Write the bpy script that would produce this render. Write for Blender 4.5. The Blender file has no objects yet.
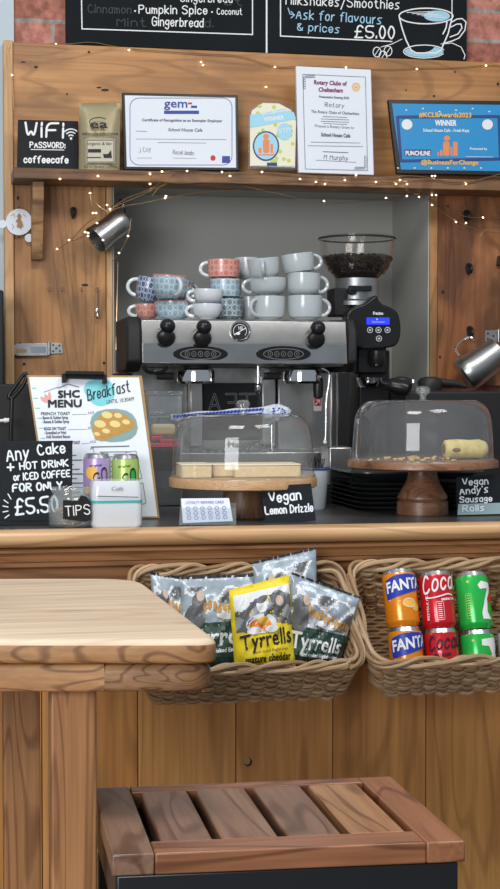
import bpy, math, random
from mathutils import Vector as V, Matrix
random.seed(7)
PI = math.pi
SC = bpy.context.scene
COL = SC.collection
# ------------------------------------------------------------------ camera
F = 1550.0
YAW = math.radians(10.9); PIT = math.radians(2.013)
CAM = V((0, 0, 1.32))
cd = bpy.data.cameras.new('camera'); cam = bpy.data.objects.new('camera', cd); COL.objects.link(cam)
cam.location = CAM; cam.rotation_euler = (PI/2 - PIT, 0, -YAW)
cd.sensor_fit = 'HORIZONTAL'; cd.sensor_width = 36; cd.lens = F/500*36; cd.clip_start = .05; cd.clip_end = 60
SC.camera = cam
# ------------------------------------------------------------------ world, lights, exposure
SC.view_settings.view_transform = 'Standard'; SC.view_settings.look = 'None'
SC.view_settings.gamma = 1; SC.view_settings.use_curve_mapping = False
SC.view_settings.exposure = 0.0
w = bpy.data.worlds.new('world'); SC.world = w; w.use_nodes = True
w.node_tree.nodes['Background'].inputs[0].default_value = (.80, .90, 1.0, 1)
w.node_tree.nodes['Background'].inputs[1].default_value = .34
def area(name, loc, target, sx, sy, power, col):
    l = bpy.data.lights.new(name, 'AREA'); l.shape = 'RECTANGLE'; l.size = sx; l.size_y = sy; l.energy = power; l.color = col
    o = bpy.data.objects.new(name, l); COL.objects.link(o); o.location = loc
    o.rotation_euler = (V(target) - V(loc)).to_track_quat('-Z', 'Y').to_euler(); return o
area('skylight', (-.1, 1.7, 3.3), (.4, 2.6, 1.0), .9, .7, 34, (1, .98, .96))
area('skylight_right', (1.5, 1.9, 3.3), (1.0, 2.9, 1.0), .9, .7, 26, (1, .98, .96))
area('street_window', (-1.5, -.6, 1.75), (.5, 4.0, 1.4), 1.7, 1.3, 88, (.97, .98, 1))

# ------------------------------------------------------------------ projection helpers
fwd = V((math.sin(YAW)*math.cos(PIT), math.cos(YAW)*math.cos(PIT), -math.sin(PIT)))
rgt = V((math.cos(YAW), -math.sin(YAW), 0)); upv = rgt.cross(fwd)
def ray(px, py): return fwd + rgt*((px-250)/F) - upv*((py-444.5)/F)
def YP(px, py, Y):
    d = ray(px, py); return CAM + d*(Y/d.y)
def ZP(px, py, Z):
    d = ray(px, py); return CAM + d*((Z-CAM.z)/d.z)
class Plane:                                   # a real flat surface: point, normal towards the room
    def __init__(s, o, n): s.o = V(o); s.n = V(n).normalized()
    def __call__(s, px, py, off=0.0):
        d = ray(px, py); t = ((s.o + s.n*off) - CAM).dot(s.n)/d.dot(s.n); return CAM + d*t
def plane(px, py, Y, lean=0, yaw=0):
    """plane through the pixel at depth Y; lean = degrees tipped back, yaw = degrees turned"""
    n = V((0, -1, 0)); n.rotate(Matrix.Rotation(-math.radians(lean), 3, 'X')); n.rotate(Matrix.Rotation(math.radians(yaw), 3, 'Z'))
    return Plane(YP(px, py, Y), n)

# ------------------------------------------------------------------ mesh builder (world coordinates)
class MB:
    def __init__(s): s.v = []; s.f = []; s.m = []
    def add(s, vs, fs, mi=0):
        b = len(s.v); s.v += [V(p) for p in vs]
        for q in fs: s.f.append([b+i for i in q]); s.m.append(mi)
        return s
    def box(s, a, b, mi=0, M=None):
        x0, y0, z0 = a; x1, y1, z1 = b
        vs = [V((x, y, z)) for z in (z0, z1) for y in (y0, y1) for x in (x0, x1)]
        if M: vs = [M @ p for p in vs]
        return s.add(vs, [(0,2,3,1),(4,5,7,6),(0,1,5,4),(2,6,7,3),(0,4,6,2),(1,3,7,5)], mi)
    def prism(s, pts, ext, mi=0):
        n = len(pts); ext = V(ext)
        return s.add(list(pts)+[V(p)+ext for p in pts], [list(range(n)), list(range(2*n-1, n-1, -1))] + [(i, i+n, (i+1) % n + n, (i+1) % n) for i in range(n)], mi)
    def tube(s, pts, r, n=8, closed=False, mi=0, caps=True):
        pts = [V(p) for p in pts]; N = len(pts); rr = r if hasattr(r, '__len__') else [r]*N
        b = len(s.v); prev = None
        for i in range(N):
            if closed: t = pts[(i+1) % N]-pts[i-1]
            else: t = pts[min(i+1, N-1)]-pts[max(i-1, 0)]
            if t.length < 1e-9: t = V((0, 0, 1))
            t.normalize()
            if prev is None:
                u = t.cross(V((0, 0, 1)));
                if u.length < .1: u = t.cross(V((1, 0, 0)))
            else: u = prev - t*prev.dot(t)
            u.normalize(); prev = u; q = t.cross(u)
            for k in range(n):
                a = 2*PI*k/n; s.v.append(pts[i] + (u*math.cos(a)+q*math.sin(a))*rr[i])
        for i in range(N if closed else N-1):
            j = (i+1) % N
            for k in range(n):
                s.f.append([b+i*n+k, b+i*n+(k+1) % n, b+j*n+(k+1) % n, b+j*n+k]); s.m.append(mi)
        if caps and not closed:
            s.f.append([b+k for k in range(n)][::-1]); s.m.append(mi)
            s.f.append([b+(N-1)*n+k for k in range(n)]); s.m.append(mi)
        return s
    def lathe(s, prof, c=(0,0,0), n=32, M=None, mi=0, square=0):
        """prof: (r,z) list; square>0 makes superelliptic cross-sections"""
        b = len(s.v); c = V(c)
        for r, z in prof:
            for k in range(n):
                a = 2*PI*k/n; ca, sa = math.cos(a), math.sin(a); q = 1
                if square: q = (abs(ca)**square+abs(sa)**square)**(-1/square)
                p = V((r*q*ca, r*q*sa, z));
                if M: p = M @ p
                s.v.append(p+c)
        for i in range(len(prof)-1):
            for k in range(n):
                s.f.append([b+i*n+k, b+i*n+(k+1) % n, b+(i+1)*n+(k+1) % n, b+(i+1)*n+k]); s.m.append(mi)
        return s
    def ball(s, c, r, n=10, sc=(1,1,1), M=None, mi=0):
        prof = [(math.sin(PI*i/n)*r+1e-5, -math.cos(PI*i/n)*r) for i in range(n+1)]
        T = Matrix.Diagonal(V(sc)).to_4x4()
        if M: T = M @ T
        return s.lathe(prof, c, n*2, T, mi)
    # flat things laid on a surface S(x, y, off)
    def poly(s, pts, S, off=.0008, mi=0):
        s.k = (getattr(s, 'k', 0)+1) % 50; off += s.k*9e-6      # each stroke a hair above the last
        return s.add([S(x, y, off) for x, y in pts], [list(range(len(pts)))[::-1]], mi)
    def ell(s, cx, cy, rx, ry, S, off=.0008, rot=0, n=24, mi=0):
        c, q = math.cos(rot), math.sin(rot)
        return s.poly([(cx+rx*math.cos(a)*c-ry*math.sin(a)*q, cy+rx*math.cos(a)*q+ry*math.sin(a)*c) for a in [2*PI*k/n for k in range(n)]], S, off, mi)
    def line(s, pts, wd, S, off=.0008, mi=0, closed=False):
        pts = list(pts)
        if closed: pts.append(pts[0])
        h = wd/2
        for (x0, y0), (x1, y1) in zip(pts, pts[1:]):
            L = math.hypot(x1-x0, y1-y0)
            if L < 1e-6: continue
            nx, ny = -(y1-y0)/L*h, (x1-x0)/L*h
            s.poly([(x0+nx, y0+ny), (x1+nx, y1+ny), (x1-nx, y1-ny), (x0-nx, y0-ny)][::-1], S, off, mi)
        for (x, y) in pts: s.ell(x, y, h, h, S, off, n=8, mi=mi)
        return s
    def rrect(s, x0, y0, x1, y1, r, S, off=.0008, mi=0):
        return s.poly(rr_pts(x0, y0, x1, y1, r), S, off, mi)
def rr_pts(x0, y0, x1, y1, r, n=5):
    P = []
    for cx, cy, a0 in ((x1-r, y0+r, -90), (x1-r, y1-r, 0), (x0+r, y1-r, 90), (x0+r, y0+r, 180)):
        for k in range(n+1):
            a = math.radians(a0+90*k/n); P.append((cx+r*math.cos(a), cy+r*math.sin(a)))
    return P
def smoothp(pts, it=2, closed=False):
    pts = [V(p) for p in pts]
    for _ in range(it):
        q = []; N = len(pts)
        for i in range(N if closed else N-1):
            a, b = pts[i], pts[(i+1) % N]; q += [a*.75+b*.25, a*.25+b*.75]
        if not closed: q = [pts[0]]+q+[pts[-1]]
        pts = q
    return pts
# ------------------------------------------------------------------ single-stroke hand lettering
GL = {'A':'022842 1434','B':'0802 082837362505 0535444332 0232','C':'37281806041232 3243','D':'0802 082846442202','E':'48080242 0535','F':'480802 0535',
'G':'4738180604123243 4525 4543','H':'0802 4842 0545','I':'0802','J':'3833221203','K':'0802 480542','L':'080242','M':'0208254842','N':'02084248',
'O':'280604223? '.replace('3? ',''),'P':'0802 0838473505','Q':'18060412324446381 8'.replace(' ',''),'R':'0802 0838473505 1542','S':'4738180706354443321203','T':'0848 2822','U':'080312324348',
'V':'082248','W':'0812253248','X':'0842 4802','Y':'082548 2522','Z':'08480242','0':'180604122234362818','1':'172822','2':'071838474602 0242','3':'07183847352535444332 1203 3212',
'4':'380444 3832','5':'480805354443321203','6':'381604031232434435 1504 3515','7':'084812','8':'2807064443321203044647 4728','9':'45250607183847 473212',
'£':'473828171302 0242 0535','a':'36160503122233 3632','b':'0802 0516263533221203','c':'352616050312 2233 1222','d':'3832 3526160503122233','e':'0434352616050312 2233 1222',
'f':'38281712 0626','g':'3526160504132334 3631201001','h':'0802 0516263532','i':'0602 0708','j':'161100 1718','k':'0802 360432','l':'0802','m':'0602 05162522 25364542',
'n':'0602 0516263532','o':'160503122233352616','p':'0600 0516263533221203','q':'3630 3526160503122233','r':'0602 041626','s':'3616053322 2202','t':'18132232 0626','u':'0603122233 3632',
'v':'061236','w':'0612243246','x':'0632 3602','y':'0613 3600','z':'06360232','+':'2723 0545','.':'0203',"'":'0807','!':'0804 0203',':':'0203 0506','-':'0434','/':'0038','&':'4205173 742 0242'.replace(' ','').replace('0517','0517'),'·':'0405','>':'074503',',':'0311','#':'1218 3238 0444 0646','_':'0242'}
GL['O'] = '180604123244463818'; GL['Q'] = GL['O']+' 3341'; GL['&'] = '420617372604123244'
def strokes(txt):
    out = []; x = 0
    for ch in txt:
        if ch == ' ': x += 3; continue
        g = GL.get(ch)
        if not g: x += 3; continue
        mx = 0
        for st in g.split():
            P = [(int(st[i]), int(st[i+1])) for i in range(0, len(st)-1, 2)]
            mx = max(mx, max(p[0] for p in P)); out.append([V((x+a, b-2)) for a, b in P])
        x += mx+1.7
    return out, max(x-1.7, .1)
def hand(mb, txt, x0, y0, x1, y1, h, S, wd=1.0, off=.001, mi=0, jit=.12, it=2, slant=0, R=random.Random(3)):
    st, W = strokes(txt); L = math.hypot(x1-x0, y1-y0); ux, uy = (x1-x0)/L, (y1-y0)/L; vx, vy = (uy, -ux) if ux > 0 else (-uy, ux)
    for P in st:
        P = [p+V((R.uniform(-jit, jit), R.uniform(-jit, jit))) for p in P]
        if len(P) > 2: P = smoothp(P, it)
        q = []
        for p in P:
            a = (p.x+slant*p.y)/W*L; b = p.y/6*h; q.append((x0+ux*a+vx*b, y0+uy*a+vy*b))
        mb.line(q, wd, S, off, mi)
    return mb
_tc = {}
def type2d(txt):
    if txt in _tc: return _tc[txt]
    c = bpy.data.curves.new('t', 'FONT'); c.body = txt; c.size = 1; c.resolution_u = 2
    o = bpy.data.objects.new('t', c); COL.objects.link(o)
    me = bpy.data.meshes.new_from_object(o.evaluated_get(bpy.context.evaluated_depsgraph_get()))
    vs = [(v.co.x, v.co.y) for v in me.vertices]; fs = [list(p.vertices) for p in me.polygons]
    bpy.data.objects.remove(o); bpy.data.curves.remove(c); bpy.data.meshes.remove(me)
    x0 = min(v[0] for v in vs); x1 = max(v[0] for v in vs)
    _tc[txt] = ([(v[0]-x0, v[1]) for v in vs], fs, x1-x0); return _tc[txt]
def typ(mb, txt, x0, y0, x1, y1, h, S, off=.001, mi=0, slant=0, bold=0):
    vs, fs, W = type2d(txt); L = math.hypot(x1-x0, y1-y0); ux, uy = (x1-x0)/L, (y1-y0)/L; vx, vy = uy, -ux
    for dx, dy in ([(0, 0)] if not bold else [(0, 0), (bold, 0), (0, bold), (bold, bold)]):
        k = off+dx*1e-5+dy*2e-5
        mb.add([S(x0+dx+ux*(p[0]+slant*p[1])/W*L+vx*p[1]/.7*h, y0+dy+uy*(p[0]+slant*p[1])/W*L+vy*p[1]/.7*h, k) for p in vs], fs, mi)
    return mb
# ------------------------------------------------------------------ objects
def obj(name, mb, mats, parent=None, origin=None, smooth=40, bevel=0, label=None, cat=None, group=None, kind=None, segs=2):
    if not isinstance(mats, (list, tuple)): mats = [mats]
    org = V(parent['_o']) if parent is not None else (V(origin) if origin is not None else None)
    if org is None:
        xs = [p.x for p in mb.v]; ys = [p.y for p in mb.v]; zs = [p.z for p in mb.v]
        org = V(((min(xs)+max(xs))/2, (min(ys)+max(ys))/2, min(zs)))
    me = bpy.data.meshes.new(name); me.from_pydata([tuple(p-org) for p in mb.v], [], mb.f)
    for m in mats: me.materials.append(m)
    me.polygons.foreach_set('material_index', mb.m); me.update()
    if smooth:
        me.polygons.foreach_set('use_smooth', [True]*len(me.polygons)); me.set_sharp_from_angle(angle=math.radians(smooth))
    o = bpy.data.objects.new(name, me); COL.objects.link(o)
    if parent is not None: o.parent = parent
    else: o.location = org
    o['_o'] = tuple(org)
    if bevel:
        b = o.modifiers.new('bevel', 'BEVEL'); b.width = bevel; b.segments = segs; b.limit_method = 'ANGLE'; b.angle_limit = math.radians(50)
    for k, val in (('label', label), ('category', cat), ('group', group), ('kind', kind)):
        if val: o[k] = val
    return o
def thing(name, label, cat, loc, group=None):
    o = bpy.data.objects.new(name, None); COL.objects.link(o); o.location = loc; o.empty_display_size = .05
    o['label'] = label; o['category'] = cat; o['_o'] = tuple(loc)
    if group: o['group'] = group
    return o
def struct(name, mb, m, bevel=0, **k): return obj(name, mb, m, kind='structure', bevel=bevel, **k)
def pbox(mb, px0, px1, py0, py1, Y, depth, mi=0):
    a = YP((px0+px1)/2, py1, Y); b = YP((px0+px1)/2, py0, Y)
    x0 = YP(px0, (py0+py1)/2, Y).x; x1 = YP(px1, (py0+py1)/2, Y).x
    mb.box((x0, Y, a.z), (x1, Y+depth, b.z), mi); return mb
# ------------------------------------------------------------------ materials
def mat(name, col, rough=.5, metal=0, spec=.35, emit=0, coat=0, bump=0, bscale=60, var=0, alpha=1):
    m = bpy.data.materials.new(name); m.use_nodes = True; nt = m.node_tree; b = nt.nodes['Principled BSDF']
    c = (*col, 1) if len(col) == 3 else col
    b.inputs['Base Color'].default_value = c; b.inputs['Roughness'].default_value = rough; b.inputs['Metallic'].default_value = metal
    b.inputs['Specular IOR Level'].default_value = spec; b.inputs['Coat Weight'].default_value = coat; b.inputs['Coat Roughness'].default_value = .1
    if emit: b.inputs['Emission Color'].default_value = c; b.inputs['Emission Strength'].default_value = emit
    tc = nt.nodes.new('ShaderNodeTexCoord')
    nz = nt.nodes.new('ShaderNodeTexNoise'); nz.inputs['Scale'].default_value = bscale; nz.inputs['Detail'].default_value = 4
    nt.links.new(tc.outputs['Object'], nz.inputs['Vector'])
    if var:
        mx = nt.nodes.new('ShaderNodeMixRGB'); mx.blend_type = 'MULTIPLY'; mx.inputs[0].default_value = 1; mx.inputs[1].default_value = c
        rp = nt.nodes.new('ShaderNodeValToRGB'); rp.color_ramp.elements[0].position = .3; rp.color_ramp.elements[1].position = .7
        rp.color_ramp.elements[0].color = (1-var,)*3+(1,); rp.color_ramp.elements[1].color = (1, 1, 1, 1)
        nt.links.new(nz.outputs['Fac'], rp.inputs[0]); nt.links.new(rp.outputs[0], mx.inputs[2]); nt.links.new(mx.outputs[0], b.inputs['Base Color'])
    if bump:
        bp = nt.nodes.new('ShaderNodeBump'); bp.inputs['Strength'].default_value = bump; bp.inputs['Distance'].default_value = .002
        nt.links.new(nz.outputs['Fac'], bp.inputs['Height']); nt.links.new(bp.outputs[0], b.inputs['Normal'])
    return m
def wood(name, dark, mid, light, axis='X', s=1.0, rough=.5, rings=.35, knots=.5, coat=0, lines=34, stain=0):
    m = bpy.data.materials.new(name); m.use_nodes = True; nt = m.node_tree; N = nt.nodes; L = nt.links; b = N['Principled BSDF']
    b.inputs['Roughness'].default_value = rough; b.inputs['Coat Weight'].default_value = coat; b.inputs['Coat Roughness'].default_value = .25
    tc = N.new('ShaderNodeTexCoord'); oi = N.new('ShaderNodeObjectInfo')
    cb = N.new('ShaderNodeMath'); cb.operation = 'MULTIPLY'; cb.inputs[1].default_value = 17; L.new(oi.outputs['Random'], cb.inputs[0])
    def mp(al, ac):
        mm = N.new('ShaderNodeMapping'); sc = [ac*s]*3; sc['XYZ'.index(axis)] = al*s; mm.inputs['Scale'].default_value = sc
        L.new(tc.outputs['Object'], mm.inputs['Vector']); L.new(cb.outputs[0], mm.inputs['Location']); return mm.outputs[0]
    def nz(vec, sc, det, dis=0):
        n = N.new('ShaderNodeTexNoise'); n.inputs['Scale'].default_value = sc; n.inputs['Detail'].default_value = det; n.inputs['Distortion'].default_value = dis
        L.new(vec, n.inputs['Vector']); return n.outputs['Fac']
    n1 = nz(mp(.9, 6), 1.3, 2, .6); n2 = nz(mp(4, 110), 1, 3); n3 = nz(mp(1.5, 5), 1.2, 3)
    rp = N.new('ShaderNodeValToRGB'); e = rp.color_ramp.elements; e[0].position = .28; e[0].color = (*dark, 1); e[1].position = .75; e[1].color = (*light, 1)
    k = e.new(.5); k.color = (*mid, 1); L.new(n3, rp.inputs[0])
    ml = N.new('ShaderNodeMath'); ml.operation = 'MULTIPLY'; ml.inputs[1].default_value = lines*2; L.new(n1, ml.inputs[0])
    sn = N.new('ShaderNodeMath'); sn.operation = 'SINE'; L.new(ml.outputs[0], sn.inputs[0])
    r2 = N.new('ShaderNodeValToRGB'); r2.color_ramp.elements[0].position = .45; r2.color_ramp.elements[0].color = (1, 1, 1, 1)
    r2.color_ramp.elements[1].position = 1; r2.color_ramp.elements[1].color = (1-rings, 1-rings*1.15, 1-rings*1.25, 1); L.new(sn.outputs[0], r2.inputs[0])
    m1 = N.new('ShaderNodeMixRGB'); m1.blend_type = 'MULTIPLY'; m1.inputs[0].default_value = 1; L.new(rp.outputs[0], m1.inputs[1]); L.new(r2.outputs[0], m1.inputs[2])
    r3 = N.new('ShaderNodeValToRGB'); r3.color_ramp.elements[0].position = .3; r3.color_ramp.elements[0].color = (.78, .74, .7, 1); r3.color_ramp.elements[1].position = .65; r3.color_ramp.elements[1].color = (1.06, 1.06, 1.06, 1)
    L.new(n2, r3.inputs[0]); m2 = N.new('ShaderNodeMixRGB'); m2.blend_type = 'MULTIPLY'; m2.inputs[0].default_value = 1; L.new(m1.outputs[0], m2.inputs[1]); L.new(r3.outputs[0], m2.inputs[2])
    out = m2.outputs[0]
    if knots:
        vo = N.new('ShaderNodeTexVoronoi'); vo.inputs['Scale'].default_value = 1; L.new(mp(4.5, 9), vo.inputs['Vector'])
        r4 = N.new('ShaderNodeValToRGB'); r4.color_ramp.elements[0].position = .05; r4.color_ramp.elements[0].color = (1-knots*.8,)*3+(1,); r4.color_ramp.elements[1].position = .16; r4.color_ramp.elements[1].color = (1, 1, 1, 1)
        L.new(vo.outputs['Distance'], r4.inputs[0]); m3 = N.new('ShaderNodeMixRGB'); m3.blend_type = 'MULTIPLY'; m3.inputs[0].default_value = 1; L.new(out, m3.inputs[1]); L.new(r4.outputs[0], m3.inputs[2]); out = m3.outputs[0]
    if stain:
        nn = nz(mp(3.5, 7), 1.7, 8, .5); r5 = N.new('ShaderNodeValToRGB'); r5.color_ramp.elements[0].position = .40; r5.color_ramp.elements[0].color = (1-stain, 1-stain, 1-stain*.95, 1); r5.color_ramp.elements[1].position = .56; r5.color_ramp.elements[1].color = (1, 1, 1, 1)
        L.new(nn, r5.inputs[0]); m4 = N.new('ShaderNodeMixRGB'); m4.blend_type = 'MULTIPLY'; m4.inputs[0].default_value = 1; L.new(out, m4.inputs[1]); L.new(r5.outputs[0], m4.inputs[2]); out = m4.outputs[0]
    L.new(out, b.inputs['Base Color'])
    bp = N.new('ShaderNodeBump'); bp.inputs['Strength'].default_value = .25; bp.inputs['Distance'].default_value = .001; L.new(n2, bp.inputs['Height']); L.new(bp.outputs[0], b.inputs['Normal'])
    return m
def glassy(name, tint=(.93, .95, .95), rough=.03, haze=.04, ior=1.45):
    m = bpy.data.materials.new(name); m.use_nodes = True; nt = m.node_tree; N = nt.nodes; L = nt.links; N.remove(N['Principled BSDF'])
    tr = N.new('ShaderNodeBsdfTransparent'); tr.inputs[0].default_value = (*tint, 1)
    gl = N.new('ShaderNodeBsdfGlossy'); gl.inputs['Roughness'].default_value = rough; gl.inputs['Color'].default_value = (1, 1, 1, 1)
    df = N.new('ShaderNodeBsdfDiffuse'); df.inputs[0].default_value = (.85, .87, .88, 1)
    fr = N.new('ShaderNodeFresnel'); ge = N.new('ShaderNodeNewGeometry'); mr = N.new('ShaderNodeMapRange'); mr.inputs[3].default_value = ior; mr.inputs[4].default_value = 1/ior
    L.new(ge.outputs['Backfacing'], mr.inputs[0]); L.new(mr.outputs[0], fr.inputs[0])
    a = N.new('ShaderNodeMixShader'); c = N.new('ShaderNodeMixShader'); c.inputs[0].default_value = haze
    L.new(tr.outputs[0], c.inputs[1]); L.new(df.outputs[0], c.inputs[2])
    L.new(fr.outputs[0], a.inputs[0]); L.new(c.outputs[0], a.inputs[1]); L.new(gl.outputs[0], a.inputs[2]); L.new(a.outputs[0], N['Material Output'].inputs[0])
    return m
def brick_mat():
    m = bpy.data.materials.new('brick'); m.use_nodes = True; nt = m.node_tree; N = nt.nodes; L = nt.links; b = N['Principled BSDF']; b.inputs['Roughness'].default_value = .9
    tc = N.new('ShaderNodeTexCoord'); sp = N.new('ShaderNodeSeparateXYZ'); cb = N.new('ShaderNodeCombineXYZ'); L.new(tc.outputs['Object'], sp.inputs[0])
    ad = N.new('ShaderNodeMath'); ad.operation = 'ADD'; ad.inputs[1].default_value = BRICK_DX; L.new(sp.outputs['X'], ad.inputs[0]); L.new(ad.outputs[0], cb.inputs[0])
    az = N.new('ShaderNodeMath'); az.operation = 'ADD'; az.inputs[1].default_value = BRICK_DZ; L.new(sp.outputs['Z'], az.inputs[0]); L.new(az.outputs[0], cb.inputs[1])
    nzz = N.new('ShaderNodeTexNoise'); nzz.inputs['Scale'].default_value = 14; L.new(tc.outputs['Object'], nzz.inputs['Vector'])
    dm = N.new('ShaderNodeVectorMath'); dm.operation = 'SCALE'; dm.inputs['Scale'].default_value = .012; L.new(nzz.outputs['Color'], dm.inputs[0])
    dv = N.new('ShaderNodeVectorMath'); L.new(cb.outputs[0], dv.inputs[0]); L.new(dm.outputs[0], dv.inputs[1])
    br = N.new('ShaderNodeTexBrick'); br.inputs['Scale'].default_value = 1; br.inputs['Brick Width'].default_value = .235; br.inputs['Row Height'].default_value = .086
    br.inputs['Mortar Size'].default_value = .0065; br.inputs['Mortar Smooth'].default_value = .3
    br.inputs['Color1'].default_value = (.52, .22, .16, 1); br.inputs['Color2'].default_value = (.36, .13, .09, 1); br.inputs['Mortar'].default_value = (.34, .30, .26, 1)
    L.new(dv.outputs[0], br.inputs['Vector'])
    n2 = N.new('ShaderNodeTexNoise'); n2.inputs['Scale'].default_value = 38; n2.inputs['Detail'].default_value = 6; L.new(tc.outputs['Object'], n2.inputs['Vector'])
    rp = N.new('ShaderNodeValToRGB'); rp.color_ramp.elements[0].position = .33; rp.color_ramp.elements[0].color = (.62, .60, .60, 1); rp.color_ramp.elements[1].position = .68; rp.color_ramp.elements[1].color = (1.3, 1.34, 1.4, 1)
    L.new(n2.outputs['Fac'], rp.inputs[0]); mx = N.new('ShaderNodeMixRGB'); mx.blend_type = 'MULTIPLY'; mx.inputs[0].default_value = 1; L.new(br.outputs['Color'], mx.inputs[1]); L.new(rp.outputs[0], mx.inputs[2]); L.new(mx.outputs[0], b.inputs['Base Color'])
    bp = N.new('ShaderNodeBump'); bp.inputs['Strength'].default_value = .8; bp.inputs['Distance'].default_value = .006; L.new(n2.outputs['Fac'], bp.inputs['Height']); L.new(bp.outputs[0], b.inputs['Normal'])
    return m
BRICK_DX, BRICK_DZ = 2.065, .076

pine = wood('pine', (.37, .165, .05), (.50, .245, .085), (.62, .33, .125), 'X', .8, .5, .22, .6, stain=.25)
pine_v = wood('pine_upright', (.36, .165, .055), (.50, .25, .09), (.60, .33, .13), 'Z', .8, .5, .25, .7, stain=.38)
pine_red = wood('pine_stained', (.22, .075, .025), (.34, .13, .045), (.44, .185, .065), 'Z', .8, .45, .3, .5, stain=.5)
pine_edge = wood('pine_edge', (.48, .28, .12), (.60, .36, .17), (.68, .43, .22), 'Z', 1, .5, .15, 0)
pine_old = wood('pine_shelf', (.22, .11, .05), (.36, .19, .085), (.45, .26, .12), 'X', 1, .55, .35, .6, stain=.45)
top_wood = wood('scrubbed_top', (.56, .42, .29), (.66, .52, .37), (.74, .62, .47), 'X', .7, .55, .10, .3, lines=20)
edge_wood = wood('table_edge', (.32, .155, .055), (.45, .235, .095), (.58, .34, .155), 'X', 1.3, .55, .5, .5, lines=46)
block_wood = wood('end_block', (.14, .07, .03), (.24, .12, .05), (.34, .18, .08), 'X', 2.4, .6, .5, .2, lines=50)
leg_wood = wood('table_leg', (.29, .125, .045), (.38, .18, .07), (.46, .235, .095), 'Z', 1.2, .5, .38, .5, lines=52)
oak = wood('oak_plank', (.46, .205, .055), (.58, .285, .085), (.68, .36, .12), 'Z', .7, .5, .22, .35)
nose_wood = wood('counter_nosing', (.46, .26, .12), (.58, .35, .17), (.68, .44, .23), 'X', .8, .4, .25, .3, coat=.2)
mould_wood = wood('counter_moulding', (.32, .14, .05), (.42, .20, .08), (.52, .27, .11), 'X', .8, .4, .25, .3, coat=.2)
stoolw = [wood('stool_wood_%d' % i, *c, ax, 1.3, .38, .45, .15, coat=.35, lines=22) for i, (c, ax) in enumerate([
    (((.13, .07, .045), (.20, .115, .075), (.26, .155, .10)), 'Y'), (((.14, .07, .045), (.20, .10, .065), (.25, .13, .085)), 'Y'),
    (((.16, .08, .045), (.24, .125, .075), (.30, .165, .10)), 'Y'), (((.15, .075, .045), (.21, .11, .065), (.27, .145, .09)), 'Y'),
    (((.24, .11, .045), (.34, .165, .07), (.42, .22, .10)), 'Y'), (((.22, .085, .035), (.30, .125, .055), (.36, .16, .075)), 'Y'),
    (((.20, .08, .035), (.29, .12, .055), (.36, .16, .075)), 'X')])]
acacia = wood('acacia', (.13, .055, .025), (.22, .10, .05), (.32, .16, .085), 'X', 3, .4, .4, 0, coat=.2)
acacia_l = wood('light_acacia', (.22, .11, .055), (.32, .18, .095), (.40, .25, .14), 'Z', 3, .4, .3, 0)
bamboo = wood('bamboo', (.46, .27, .13), (.55, .34, .17), (.62, .40, .22), 'X', 4, .45, .15, 0)
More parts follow.
